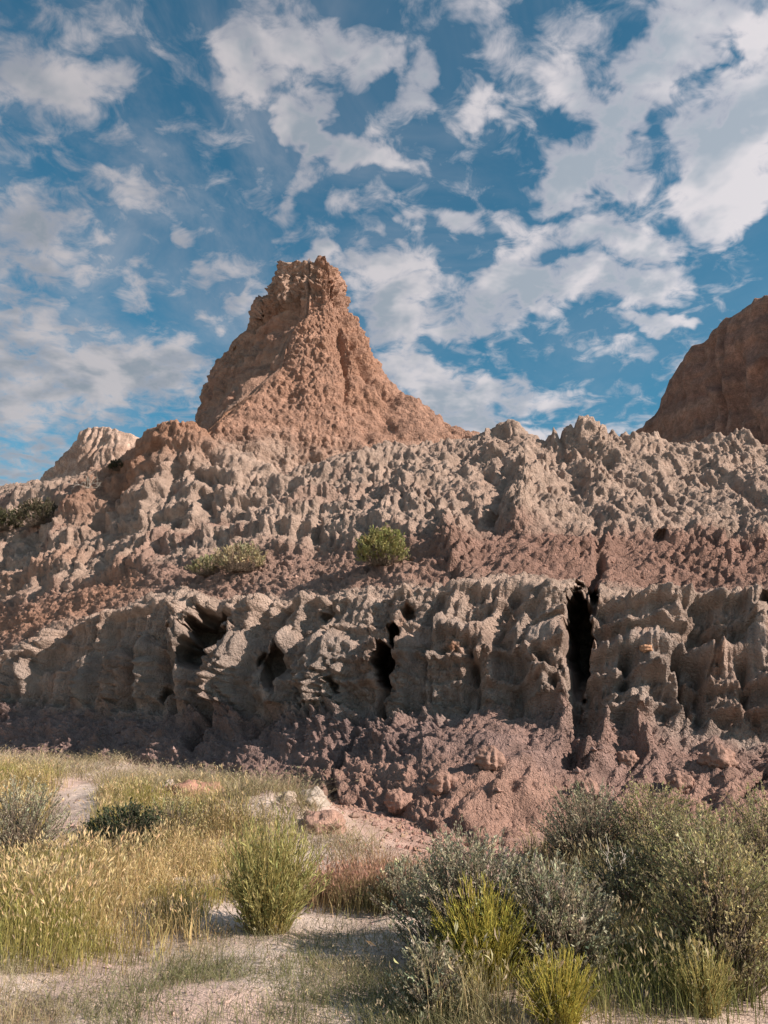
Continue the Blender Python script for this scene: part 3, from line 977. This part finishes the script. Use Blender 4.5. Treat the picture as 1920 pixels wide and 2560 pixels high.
def on_ground(px, row):
    d = ray(px, row)
    lo, hi = 1.0, 30.0
    for t in np.linspace(1.5, 30, 600):
        p = CAM + d * (t / d[1])
        if p[2] <= ground_z(p[0], p[1], False):
            return p
    return CAM + d * (14 / d[1])


for (px, row, rx, ry, h) in ((650, 2085, 0.80, 0.55, 0.36), (430, 2005, 0.8, 0.5, 0.12), (120, 1990, 1.3, 0.8, 0.15)):
    p = on_ground(px, row)
    MOUNDS.append((p[0], p[1] + 0.2, rx, ry, h))

gx = np.concatenate([-np.geomspace(4000, 8.2, 40), np.linspace(-8, 5.5, 240), np.geomspace(5.7, 4000, 42)])
gy = np.concatenate([-np.geomspace(4000, 2.2, 30), np.linspace(-2, 2.4, 30, endpoint=False), np.linspace(2.4, 9.0, 176, endpoint=False), np.linspace(9, 16, 80), np.geomspace(16.3, 6000, 50)])
GX, GY = np.meshgrid(gx, gy)
GZ = ground_z(GX, GY)
GP = np.stack([GX, GY, GZ], 2)
SAND = np.array([0.60, 0.485, 0.410])
gcx = np.zeros(GP.shape)
gcx[:] = SAND
pk = fbm(GX * 0.5 + 8, GY * 0.5, 4)
gcx = lerp(gcx, np.array([0.52, 0.36, 0.30]), sstep(-0.1, 0.5, pk) * 0.7)
lit_ = sstep(0.0, 0.45, fbm(GX * 1.8, GY * 1.8, 4))
gcx = lerp(gcx, np.array([0.36, 0.27, 0.21]), lit_ * 0.5)
gcx = lerp(gcx, PINK * 1.08, sstep(2.3, 0.5, np.interp(GX, BLX, BLY) - GY + 0.8 * pk) * 0.85 * sstep(-3.5, -1.2, GX))
ground = obj("ground", make_mesh("ground", GP, [grid_faces(*GX.shape)], np.clip(gcx, .02, .9).reshape(-1, 3)), M_GROUND)
tag(ground, "pale pinkish dry soil with scattered crumbs", None, None, "structure")

# ------------------------------------------------------------------ helpers for plants
def project(P):
    d = P - CAM
    f = d[..., 1] * CP + d[..., 2] * SP
    v = -d[..., 1] * SP + d[..., 2] * CP
    return 960 + FPX * d[..., 0] / f, 1280 - FPX * v / f, f


HPX, HPR, HPF = project(HP)


def on_hill(px, row):
    c = np.hypot(HPX - px, HPR - row)
    m = c < 7
    if not m.any():
        m = c <= c.min() + 0.01
    f = np.where(m, HPF, 1e9)
    return HP.reshape(-1, 3)[f.argmin()]


def tubes(A, B, r0, r1, bend=None):
    """thin three-sided two-piece stems from A to B"""
    n = len(A)
    Mid = (A + B) / 2 + (bend if bend is not None else 0)
    ax = B - A
    ax /= np.linalg.norm(ax, axis=1, keepdims=True) + 1e-9
    ref = np.where(np.abs(ax[:, 2:3]) > 0.9, np.array([[1.0, 0, 0]]), np.array([[0, 0, 1.0]]))
    e1 = np.cross(ax, ref)
    e1 /= np.linalg.norm(e1, axis=1, keepdims=True) + 1e-9
    e2 = np.cross(ax, e1)
    V_ = np.zeros((n, 3, 3, 3))
    for i, (c, r) in enumerate(((A, r0), (Mid, (r0 + r1) / 2), (B, r1))):
        for k in range(3):
            a = k * 2.0944
            V_[:, i, k] = c + (e1 * math.cos(a) + e2 * math.sin(a)) * r
    idx = np.arange(n)[:, None] * 9
    F = []
    for i in range(2):
        for k in range(3):
            k2 = (k + 1) % 3
            F.append(idx + np.array([[i * 3 + k, i * 3 + k2, i * 3 + 3 + k2, i * 3 + 3 + k]]))
    return V_.reshape(-1, 3), np.concatenate(F)


def leaves(base, direc, length, width, fold=0.25, r=None):
    """four-cornered leaves: base, two sides, tip"""
    n = len(base)
    direc = direc / (np.linalg.norm(direc, axis=1, keepdims=True) + 1e-9)
    rnd = r.normal(size=(n, 3))
    side = np.cross(direc, rnd)
    side /= np.linalg.norm(side, axis=1, keepdims=True) + 1e-9
    nor = np.cross(direc, side)
    L_ = np.broadcast_to(np.asarray(length), (n,))[:, None]
    W_ = np.broadcast_to(np.asarray(width), (n,))[:, None]
    V_ = np.stack([base, base + direc * L_ * 0.55 + side * W_ + nor * W_ * fold, base + direc * L_ - nor * L_ * 0.12,
                   base + direc * L_ * 0.55 - side * W_ + nor * W_ * fold], 1)
    return V_.reshape(-1, 3), np.arange(n * 4).reshape(n, 4)


def tint(base, n, r, spread=0.18, hue=0.06):
    c = np.asarray(base)[None] * (1 + spread * r.normal(size=(n, 1)))
    c = c * (1 + hue * r.normal(size=(n, 3)))
    return np.clip(c, 0.015, 0.8)


def shrub_root(name, label, cat, p, group=None):
    e = bpy.data.objects.new(name, None)
    e.empty_display_size = 0.1
    COL.objects.link(e)
    e.location = p
    return tag(e, label, cat, group)


def sage(name, label, p, w, h, col, seed, twigs=300, nleaf=14, leaf=0.026, dead=0.0, cat="shrub", group=None, upright=0.9, stemcol=(0.20, 0.155, 0.115), depth=None):
    """rounded shrub: bent stems, leafy twigs standing up all over an uneven crown"""
    r = np.random.default_rng(seed)
    e = shrub_root(name, label, cat, p, group)
    rx, ry = w / 2, (depth or w) / 2
    th = r.uniform(0, 2 * np.pi, twigs)
    cz = r.uniform(0.02, 1, twigs)
    rad = np.sqrt(1 - (cz * 0.98) ** 2) * r.uniform(0.55, 1.0, twigs) ** 0.5
    lump = 1 + 0.28 * perlin(th * 1.3 + seed, cz * 3.0) + 0.10 * r.normal(size=twigs)
    tip = np.stack([np.cos(th) * rad * rx * lump, np.sin(th) * rad * ry * lump, (0.12 + 0.78 * cz * r.uniform(0.75, 1.05, twigs)) * h * (0.8 + 0.2 * lump)], 1)
    out_ = np.stack([np.cos(th) * rad, np.sin(th) * rad, np.full(twigs, upright)], 1) + 0.22 * r.normal(size=(twigs, 3))
    out_ /= np.linalg.norm(out_, axis=1, keepdims=True)
    tl = h * r.uniform(0.20, 0.36, twigs)
    start = tip - out_ * tl[:, None] * 0.4
    end = tip + out_ * tl[:, None] * 0.6
    root = np.stack([r.normal(size=twigs) * rx * 0.16, r.normal(size=twigs) * ry * 0.16, np.full(twigs, -0.03)], 1)
    v1, f1 = tubes(root, start, 0.0045, 0.0028, bend=np.stack([np.cos(th) * rx * .08, np.sin(th) * ry * .08, np.full(twigs, -0.06 * h)], 1))
    v2, f2 = tubes(start, end, 0.0028, 0.0012)
    vs = np.concatenate([v1, v2])
    obj("stems", make_mesh("stems", vs, [np.concatenate([f1, f2 + len(v1)])], tint(stemcol, len(vs), r, 0.1, 0.03)), M_STEM, e)
    n = twigs * nleaf
    ti = np.repeat(np.arange(twigs), nleaf)
    t = r.uniform(0.0, 1.0, n)
    b = start[ti] + (end - start)[ti] * t[:, None]
    d = out_[ti] + 0.62 * r.normal(size=(n, 3)) + np.array([0, 0, 0.35])
    keep = r.random(n) > dead
    b, d = b[keep], d[keep]
    m = len(b)
    vl, fl_ = leaves(b, d, leaf * r.uniform(0.6, 1.3, m), leaf * 0.22 * r.uniform(0.7, 1.3, m), 0.3, r)
    tw = tint(col, twigs, r, 0.22, 0.06)[ti][keep]
    c = np.repeat(np.clip(tw * (1 + 0.12 * r.normal(size=(m, 1))), .015, .8), 4, 0)
    obj("foliage", make_mesh("foliage", vl, [fl_], c, False), M_LEAF, e)
    return e


def brush(name, label, p, w, h, col, seed, stems=260, lean=0.0, cat="shrub", group=None, nleaf=13, tipcol=None, thick=0.0022):
    """broom-like shrub: many thin stems fanning from one root, needle leaves along them"""
    r = np.random.default_rng(seed)
    e = shrub_root(name, label, cat, p, group)
    th = r.uniform(0, 2 * np.pi, stems)
    q = np.sqrt(r.random(stems))
    ln = h * (1.0 - 0.34 * q ** 2) * r.uniform(0.45, 1.10, stems)
    tip = np.stack([np.cos(th) * q * w * 0.5 + lean * ln, np.sin(th) * q * w * 0.5, ln], 1)
    tip += 0.03 * h * r.normal(size=(stems, 3))
    root = np.stack([np.cos(th) * q * w * 0.17, np.sin(th) * q * w * 0.17, np.full(stems, -0.02)], 1)
    bend = np.stack([-np.cos(th) * q * w * 0.05, -np.sin(th) * q * w * 0.05, 0.06 * ln], 1) + 0.012 * h * r.normal(size=(stems, 3))
    v, f = tubes(root, tip, thick * 1.3, thick * 0.55, bend)
    sc = np.repeat(tint(np.asarray(col) * np.array([1.05, 0.95, 0.9]), stems, r, 0.15, 0.04), 9, 0)
    obj("stems", make_mesh("stems", v, [f], sc), M_LEAF, e)
    n = stems * nleaf
    si = np.repeat(np.arange(stems), nleaf)
    t = r.uniform(0.22, 1.0, n)[:, None]
    mid = (root + tip) / 2 + bend
    b = np.where(t < 0.5, root[si] + (mid - root)[si] * t * 2, mid[si] + (tip - mid)[si] * (t - 0.5) * 2)
    ax = (tip - root)[si]
    ax = ax / np.linalg.norm(ax, axis=1, keepdims=True)
    vl, fl_ = leaves(b, ax + 0.33 * r.normal(size=(n, 3)), h * 0.085 * r.uniform(0.6, 1.4, n), h * 0.0050 * r.uniform(0.7, 1.3, n), 0.2, r)
    c = tint(col, stems, r, 0.15, 0.05)[si]
    if tipcol is not None:
        c = c + (np.asarray(tipcol) - c) * sstep(0.55, 1.0, t)
    c = np.repeat(np.clip(c * (1 + 0.12 * r.normal(size=(n, 1))), .015, .8), 4, 0)
    obj("foliage", make_mesh("foliage", vl, [fl_], c, False), M_LEAF, e)
    return e


def blades(p, h, w, lean, cols, r, heads=0.0, headcol=None):
    """grass blades standing at p (n,3): two-piece bent ribbons, some carrying a seed head"""
    n = len(p)
    th = r.uniform(0, 2 * np.pi, n)
    side = np.stack([np.cos(th), np.sin(th), np.zeros(n)], 1)
    ld = r.normal(size=(n, 3)) * lean[:, None]
    ld[:, 2] = 0
    up_ = np.array([0, 0, 1.0])
    mid = p + (up_ * 0.55 + ld * 0.4) * h[:, None]
    tip = p + (up_ * 0.95 + ld * 1.15) * h[:, None]
    W_ = (side * w[:, None])
    V_ = np.stack([p - W_, p + W_, mid - W_ * 0.75, mid + W_ * 0.75, tip], 1).reshape(-1, 3)
    i = np.arange(n)[:, None] * 5
    q = i + np.array([[0, 1, 3, 2]])
    t = i + np.array([[2, 3, 4]])
    C = np.repeat(cols, 5, 0)
    faces = [q, t]
    if heads > 0:
        k = np.where(r.random(n) < heads)[0]
        d = tip[k] - mid[k]
        d /= np.linalg.norm(d, axis=1, keepdims=True) + 1e-9
        L_ = h[k] * r.uniform(0.10, 0.19, len(k))
        vv, ff = leaves(tip[k] - d * L_[:, None] * 0.3, d + 0.15 * r.normal(size=d.shape), L_, np.maximum(L_ * 0.085, 0.0016), 0.5, r)
        vv2, ff2 = leaves(tip[k] - d * L_[:, None] * 0.3, d + 0.15 * r.normal(size=d.shape), L_, np.maximum(L_ * 0.085, 0.0016), 0.5, r)
        o = len(V_)
        faces += [ff + o, ff2 + o + len(vv)]
        V_ = np.concatenate([V_, vv, vv2])
        hcx = np.repeat(tint(headcol, len(k), r, 0.18, 0.05), 4, 0)
        C = np.concatenate([C, hcx, hcx])
    return V_, faces, C


def merge_faces(fs):
    tri = [f for f in fs if f.shape[1] == 3]
    quad = [f for f in fs if f.shape[1] == 4]
    return [np.concatenate(x) for x in (quad, tri) if x]


def lump(name, label, p, size, col, seed, cat="rock", group=None, crumb=0.12):
    """rounded crumbly lump of clay"""
    nu, nv = 64, 36
    a = np.linspace(0, 2 * np.pi, nu, endpoint=False)
    b = np.linspace(-np.pi / 2, np.pi / 2, nv)
    A, B_ = np.meshgrid(a, b)
    D = np.stack([np.cos(B_) * np.cos(A), np.cos(B_) * np.sin(A), np.sin(B_)], 2)
    X_, Y_, Z_ = (D * 2.1 + seed).transpose(2, 0, 1)
    bl = (billow(X_, Y_ * 0.9, 4) + billow(Y_, Z_ * 0.9, 4) + billow(Z_, X_ * 0.9, 4)) / 3
    rr = 1 + 0.16 * (fbm(X_ * .6, Y_ * .6, 2) + fbm(Y_ * .6, Z_ * .6, 2) + fbm(Z_ * .6, X_ * .6, 2)) + crumb * 0.8 * bl
    P = D * rr[..., None] * np.asarray(size)
    c = np.tile(np.asarray(col), (nu * nv, 1)) * (1 + 0.1 * perlin(A.ravel() * 3 + seed, B_.ravel() * 4))[:, None]
    o = obj(name, make_mesh(name, P, [grid_faces(nv, nu, True)], c), M_CLOD)
    o.location = (p[0], p[1], p[2] + size[2] * 0.12)
    return tag(o, label, cat, group)


SAGE_C = (0.385, 0.355, 0.240)
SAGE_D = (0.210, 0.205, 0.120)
SAGE_Y = (0.430, 0.375, 0.185)
LIME = (0.385, 0.345, 0.075)
LIME_P = (0.400, 0.360, 0.140)
DRY = (0.400, 0.320, 0.190)

# ------------------------------------------------------------------ shrubs of the flat
def plant(fn, name, label, px, row, wpx, hpx, col, seed, **k):
    p = on_ground(px, row)
    p[2] = ground_z(p[0], p[1], False)
    s_ = p[1] / FPX * 1.02
    return fn(name, label, p, wpx * s_, hpx * s_, col, seed, **k)


plant(brush, "broom_shrub", "fresh green broom-like shrub fanning up alone beside the bare sand patch", 668, 2335, 250, 250, LIME_P, 11, stems=420, lean=0.02)
plant(brush, "broom_shrub", "bright lime-green broom shrub in front of the grey sage thicket", 1210, 2470, 250, 215, LIME, 12, stems=380)
plant(brush, "broom_shrub", "low lime-green broom shrub with arching dry stalks below the sage thicket", 1400, 2575, 190, 160, LIME, 13, stems=300)
plant(brush, "broom_shrub", "small green broom shrub between tall sage and bare bank", 1760, 2545, 160, 150, LIME_P, 14, stems=260)
plant(sage, "sagebrush", "grey-green sagebrush behind the bright lime broom shrub", 1180, 2400, 300, 270, SAGE_C, 21, twigs=520, nleaf=16)
plant(sage, "sagebrush", "grey-green sagebrush with pale upright tips beside the lime broom shrub", 1390, 2440, 260, 240, SAGE_C, 22, twigs=460, nleaf=16)
plant(sage, "sagebrush", "rounded olive sagebrush at the foot of the red clay bank beside dead branches", 1480, 2180, 210, 190, SAGE_C, 23, twigs=420, nleaf=16)
plant(sage, "sagebrush", "tall olive sagebrush against the red clay bank", 1650, 2200, 200, 210, SAGE_Y, 24, twigs=420, nleaf=15)
plant(sage, "sagebrush", "big dense yellow-tipped sagebrush above the dark hollow", 1755, 2330, 300, 260, SAGE_Y, 25, twigs=620, nleaf=16)
plant(sage, "sagebrush", "tall leafy sagebrush with small yellow buds beside the dark hollow", 1810, 2480, 260, 330, SAGE_Y, 26, twigs=560, nleaf=16)
plant(sage, "sagebrush", "olive sagebrush at the end of the thicket beneath the bank", 1930, 2250, 230, 240, SAGE_Y, 27, twigs=380, nleaf=15)
plant(sage, "sagebrush", "sparse grey sagebrush sprig standing between the sand and the lime broom shrub", 1075, 2545, 150, 150, SAGE_C, 28, twigs=150, nleaf=16, leaf=0.022)
plant(sage, "sagebrush", "pale sagebrush beside the sandy gully at the meadow edge", 40, 2170, 220, 190, SAGE_C, 29, twigs=380, nleaf=15)
plant(sage, "dark_shrub", "dark green leafy shrub deep in the yellow meadow grass", 305, 2150, 170, 120, (0.060, 0.075, 0.040), 30, twigs=300, nleaf=16, leaf=0.03)
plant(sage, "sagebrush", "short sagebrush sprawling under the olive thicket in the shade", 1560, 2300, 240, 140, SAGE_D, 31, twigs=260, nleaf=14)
plant(sage, "sagebrush", "thin sagebrush beside the reddish dry grass", 1020, 2290, 150, 120, SAGE_C, 32, twigs=170, nleaf=14)
plant(sage, "sagebrush", "low sagebrush in the yellow grass next to the dark green shrub", 420, 2120, 170, 110, SAGE_Y, 33, twigs=220, nleaf=13)


# slope plants
def plant_hill(fn, name, label, px, row, wpx, hpx, col, seed, **k):
    p = on_hill(px, row).copy()
    s_ = p[1] / FPX * 1.03
    return fn(name, label, p, wpx * s_, hpx * s_, col, seed, **k)


plant_hill(sage, "slope_bush", "round yellow-green bush growing alone on the red bench", 955, 1405, 120, 88, (0.30, 0.28, 0.11), 41, twigs=330, nleaf=16, leaf=0.06)
plant_hill(sage, "slope_bush", "straw-coloured dry bush on the red bench", 600, 1420, 125, 66, (0.42, 0.35, 0.21), 42, twigs=260, nleaf=15, leaf=0.06, dead=0.2)
plant_hill(sage, "slope_bush", "low faded green bush huddled against the straw-coloured dry bush", 520, 1430, 95, 44, (0.32, 0.29, 0.16), 43, twigs=180, nleaf=15, leaf=0.055)
plant_hill(sage, "slope_bush", "dark spreading bush below the small flat-topped butte", 92, 1312, 130, 62, (0.115, 0.10, 0.062), 44, twigs=300, nleaf=14, leaf=0.09)
plant_hill(sage, "slope_bush", "dark bush next to the spreading bush on the pale slope", 5, 1325, 70, 52, (0.12, 0.115, 0.062), 45, twigs=180, nleaf=14, leaf=0.09)
plant_hill(sage, "slope_bush", "little dark bush on the saddle in front of the small butte", 284, 1176, 36, 26, (0.085, 0.08, 0.05), 46, twigs=80, nleaf=12, leaf=0.09)


# dead branches
def dead_branch(label, p, size, seed, n=10, col=(0.34, 0.29, 0.245), name="dead_shrub"):
    r = np.random.default_rng(seed)
    A, Bq, R0, R1 = [], [], [], []

    def grow(a, d, ln, rad, lev):
        b = a + d * ln
        A.append(a)
        Bq.append(b)
        R0.append(rad)
        R1.append(rad * 0.6)
        if lev:
            for _ in range(r.integers(2, 4)):
                d2 = d + 0.55 * r.normal(size=3)
                d2 /= np.linalg.norm(d2)
                grow(b - d * ln * r.uniform(0, 0.35), d2, ln * r.uniform(0.5, 0.8), rad * 0.62, lev - 1)
    for _ in range(n):
        d = np.array([r.normal() * 0.9, r.normal() * 0.6, abs(r.normal()) * 0.5 + 0.15])
        grow(np.zeros(3), d / np.linalg.norm(d), size * r.uniform(0.35, 0.55), 0.0065 * size / 0.5, 2)
    A, Bq = np.array(A), np.array(Bq)
    r0, r1 = np.array(R0)[:, None], np.array(R1)[:, None]
    v, f = tubes(A, Bq, r0, r1, 0.05 * size * r.normal(size=A.shape) * 0.5)
    o = obj(name, make_mesh(name, v, [f], tint(col, len(v), r, 0.1, 0.03)), M_STEM)
    o.location = p
    return tag(o, label, "dead shrub")


p = on_ground(1530, 2262)
dead_branch("tangle of bare grey dead branches under the olive sagebrush", p, 0.50, 51, 14, (0.48, 0.43, 0.37))
dead_branch("bare grey dead twig lying on the cliff rim", on_hill(990, 1484), 0.22, 52, 3)
dead_branch("pale leafless shrub on the shaded slope below the small butte", on_hill(222, 1215), 0.75, 53, 7, (0.5, 0.46, 0.4))

# ------------------------------------------------------------------ lumps of clay
lump("clay_lump", "pale rounded clay lump at the mouth of the dark crack", on_ground(782, 2010), (0.17, 0.14, 0.15), (0.42, 0.35, 0.29), 61)
lump("clay_lump", "small pale clay lump beside the larger one near the crack", on_ground(722, 2005), (0.10, 0.09, 0.10), (0.42, 0.33, 0.26), 62)
lump("clay_lump", "reddish clay block with crumbly sides capping the dry-grass mound", on_ground(805, 2075), (0.24, 0.2, 0.17), (0.38, 0.235, 0.18), 63, crumb=0.3)
lump("clay_lump", "orange-pink clay heap behind the tall grass at the hill foot", on_ground(480, 1985), (0.40, 0.25, 0.14), (0.42, 0.23, 0.17), 64, crumb=0.3)
lump("clay_lump", "pale clay cobble on the orange-pink heap", on_ground(425, 1972), (0.09, 0.08, 0.09), (0.45, 0.36, 0.29), 65)
lump("capstone", "small orange capstone perched on a clay pedestal of the cliff", on_hill(1611, 1618), (0.085, 0.08, 0.06), (0.45, 0.25, 0.15), 66)
for k, (px, row, sz, lab) in enumerate([(1222, 1905, .17, "knobbly red lump on the crest of the red debris fan"), (1102, 1960, .17, "round red lump midway down the red debris fan"),
                                         (1460, 1985, .15, "grey-pink lump at the gully mouth above the olive sagebrush"), (1565, 1900, .14, "brown lump under the thin clay fin"),
                                         (1800, 1905, .2, "large red crumbly lump below the fluted cliff"), (1700, 1960, .16, "red lump halfway down the bank behind the tall sagebrush"),
                                         (990, 2010, .15, "low red lump at the edge of the debris fan by the crack")]):
    lump("clay_lump", lab, on_hill(px, row), (sz, sz * .8, sz * .85), PINK * 0.92, 70 + k, crumb=0.35)

# ------------------------------------------------------------------ grass
GR = np.random.default_rng(5)


def ell(px, row, cx, cy, rx, ry, soft=0.35):
    e = np.hypot((px - cx) / rx, (row - cy) / ry)
    return 1 - sstep(1 - soft, 1 + soft, e)


def scatter(n, xr, yr, mask):
    x = GR.uniform(*xr, n)
    # spread evenly as seen across the flat, a little denser close by
    y = yr[0] * (yr[1] / yr[0]) ** GR.random(n)
    keep = y < np.interp(x, BLX, BLY) + 0.3
    x, y = x[keep], y[keep]
    P = np.stack([x, y, ground_z(x, y, False)], 1)
    px, row, f = project(P)
    clump = sstep(-0.35, 0.45, fbm(x * 1.7 + 3, y * 1.7, 3))
    m = mask(px, row) * (0.25 + 0.75 * clump)
    k = GR.random(len(x)) < m
    return P[k] - np.array([0, 0, 0.015]), px[k], row[k]


def meadow_mask(px, row):
    m = np.maximum.reduce([ell(px, row, 230, 2260, 360, 120), ell(px, row, 30, 2220, 240, 160), ell(px, row, 430, 2130, 230, 120), ell(px, row, 40, 2040, 150, 100),
                           ell(px, row, 330, 2040, 110, 60), ell(px, row, 530, 2210, 120, 80) * 0.8, ell(px, row, 160, 2380, 260, 60) * 0.35])
    gap = np.maximum.reduce([ell(px, row, 185, 2030, 75, 70), ell(px, row, 150, 2120, 60, 70), ell(px, row, 640, 2310, 170, 50)])
    return m * (1 - gap)


def thicket_mask(px, row):
    return np.maximum.reduce([ell(px, row, 1500, 2480, 420, 110) * 0.7, ell(px, row, 1750, 2330, 260, 160) * 0.8, ell(px, row, 1600, 2180, 260, 90) * 0.6,
                              ell(px, row, 1250, 2530, 260, 60) * 0.5, ell(px, row, 1850, 2150, 140, 90) * 0.7])


def red_mask(px, row):
    return np.maximum(ell(px, row, 960, 2225, 150, 50), ell(px, row, 880, 2265, 140, 30) * 0.7)


def low_mask(px, row):
    return np.maximum.reduce([ell(px, row, 520, 2510, 700, 110) * 0.7, ell(px, row, 930, 2440, 200, 110) * 0.8, ell(px, row, 350, 2420, 260, 60) * 0.5,
                              ell(px, row, 1250, 2580, 500, 80) * 0.8, ell(px, row, 780, 2350, 300, 40) * 0.25])


def thatch_mask(px, row):
    return np.maximum.reduce([ell(px, row, 640, 2040, 150, 60), ell(px, row, 560, 2000, 110, 40), ell(px, row, 740, 2095, 110, 40) * 0.6, ell(px, row, 300, 1980, 280, 40) * 0.7,
                              ell(px, row, 120, 1925, 260, 40) * 0.5, ell(px, row, 880, 2130, 90, 30) * 0.25]) * (1 - ell(px, row, 185, 2010, 70, 70))


def grass(name, label, n, mask, hr, w, lean, col, seed, heads=0, headcol=None, xr=(-6.5, 4.5), yr=(3.0, 15)):
    r = np.random.default_rng(seed)
    P, px, row = scatter(n, xr, yr, mask)
    m = len(P)
    h = r.uniform(*hr, m) * (0.75 + 0.5 * sstep(-0.3, 0.4, perlin(P[:, 0] * 1.1, P[:, 1] * 1.1)))
    tone = sstep(-0.4, 0.4, fbm(P[:, 0] * 0.8 + seed, P[:, 1] * 0.8, 3))[:, None]
    c0, c1 = (np.asarray(c) for c in col)
    c = np.clip((c0 * (1 - tone) + c1 * tone) * (1 + 0.2 * r.normal(size=(m, 1))) * (1 + .05 * r.normal(size=(m, 3))), .015, .8)
    V_, F, C = blades(P, h, np.full(m, w) * r.uniform(.6, 1.3, m) * (0.5 + 0.09 * P[:, 1]), lean * (0.5 + r.random(m)), c, r, heads, headcol)
    o = obj(name, make_mesh(name, V_, merge_faces(F), C, False), M_GRASS)
    return tag(o, label, None, None, "stuff")


grass("meadow_grass", "yellow-green meadow grass with straw seed heads", 330000, meadow_mask, (.12, .34), .0024, .24, ((0.33, 0.285, 0.090), (0.50, 0.375, 0.18)), 81, .45, (0.58, 0.44, 0.24), xr=(-7.5, 0.2), yr=(4.2, 15))
grass("thicket_grass", "green and straw grass growing through the sage thicket", 150000, thicket_mask, (.12, .32), .0026, .25, ((0.20, 0.20, 0.07), (0.36, 0.30, 0.15)), 82, .35, (0.46, 0.38, 0.22), xr=(0.2, 4.5))
grass("red_grass", "reddish-brown dry grass below the red debris fan", 160000, red_mask, (.10, .24), .0026, .2, ((0.36, 0.22, 0.14), (0.30, 0.25, 0.12)), 83, .6, (0.44, 0.26, 0.18), xr=(-1.5, 1.5), yr=(4.5, 10))
grass("low_grass", "short sparse grey-green grass on the bare soil", 330000, low_mask, (.03, .13), .0018, .5, ((0.21, 0.205, 0.10), (0.36, 0.29, 0.17)), 84, .15, (0.46, 0.37, 0.24), xr=(-3, 3), yr=(2.8, 7))
grass("thatch_grass", "tangled straw-coloured dead grass over the earth mound", 210000, thatch_mask, (.08, .24), .0028, .9, ((0.44, 0.36, 0.25), (0.34, 0.28, 0.15)), 85, .3, (0.48, 0.39, 0.24), xr=(-8.5, 0.5), yr=(6.5, 16))

# ------------------------------------------------------------------ crumbs of soil and clay
def crumbs(name, label, P, sz, cols, seed):
    r = np.random.default_rng(seed)
    n = len(P)
    D = np.array([[1, 0, 0], [0, 1, 0], [-1, 0, 0], [0, -1, 0], [0, 0, 1], [0, 0, -1.0]])
    S = D[None] * sz[:, None, None] * r.uniform(0.55, 1.3, (n, 6, 1)) + r.normal(size=(n, 6, 3)) * sz[:, None, None] * 0.22
    V_ = (P[:, None] + S * np.array([1, 1, 0.75])).reshape(-1, 3)
    f = np.array([[0, 1, 4], [1, 2, 4], [2, 3, 4], [3, 0, 4], [1, 0, 5], [2, 1, 5], [3, 2, 5], [0, 3, 5]])
    F = (np.arange(n)[:, None, None] * 6 + f[None]).reshape(-1, 3)
    o = obj(name, make_mesh(name, V_, [F], np.repeat(cols, 6, 0), False), M_CLOD)
    return tag(o, label, None, None, "stuff")


r = np.random.default_rng(91)
n = 10000
y = 2.8 * (14 / 2.8) ** r.random(n)
x = r.uniform(-0.62, 0.58, n) * y
P = np.stack([x, y, ground_z(x, y)], 1)
sz = 0.004 * (r.pareto(2.2, n) + 0.7).clip(0, 6) * (0.6 + 0.1 * y)
crumbs("soil_crumbs", "small crumbs and pebbles scattered on the dry soil", P, sz, tint((0.44, 0.33, 0.275), n, r, .2, .04), 92)
sel = np.where(((BT > 0.0) & (BT < 2.0) | (BT > 5.1) & (BT < 7.0)).ravel() & (BX.ravel() > -200) & (BX.ravel() < 2150))[0]
pick = r.choice(sel, 9000, replace=False)
P = HP.reshape(-1, 3)[pick]
sz = 0.010 * (r.pareto(2.5, len(P)) + 0.8).clip(0, 5)
crumbs("clay_crumbs", "loose red clay crumbs on the bench and the debris slope", P, sz, np.clip(hc.reshape(-1, 3)[pick] * (1 + .12 * r.normal(size=(len(P), 1))), .02, .8), 93)

# crumbled red debris spreading from the foot of the bank over the sand
n = 7000
x = r.uniform(-2.6, 3.2, n)
y = np.interp(x, BLX, BLY) - np.abs(r.normal(size=n)) * 0.75 + 0.1
P = np.stack([x, y, ground_z(x, y)], 1)
sz = 0.008 * (r.pareto(2.2, n) + 0.8).clip(0, 6)
crumbs("debris_crumbs", "reddish crumbs fallen onto the sand below the bank", P, sz, tint(PINK, n, r, .14, .04), 94)

# broken straw and twig litter lying on the soil
n = 15000
y = 2.8 * (10 / 2.8) ** r.random(n)
x = r.uniform(-0.60, 0.56, n) * y
keep = (sstep(-0.35, 0.3, fbm(x * 1.3 + 20, y * 1.3, 3)) > r.random(n)) & (y < np.interp(x, BLX, BLY))
x, y = x[keep], y[keep]
m = len(x)
P = np.stack([x, y, ground_z(x, y) + 0.004], 1)
a = r.uniform(0, 2 * np.pi, m)
d = np.stack([np.cos(a), np.sin(a), r.uniform(0, 0.35, m)], 1)
v, f = leaves(P, d, 0.045 * r.uniform(0.4, 1.6, m), 0.0016 * r.uniform(0.6, 1.5, m) * (0.6 + 0.12 * y), 0.3, r)
tone = r.random((m, 1))
c = np.array([0.46, 0.37, 0.25]) * tone + np.array([0.15, 0.115, 0.085]) * (1 - tone)
o = obj("dry_litter", make_mesh("dry_litter", v, [f], np.repeat(c, 4, 0), False), M_GRASS)
tag(o, "broken straw and twig litter lying on the soil", None, None, "stuff")
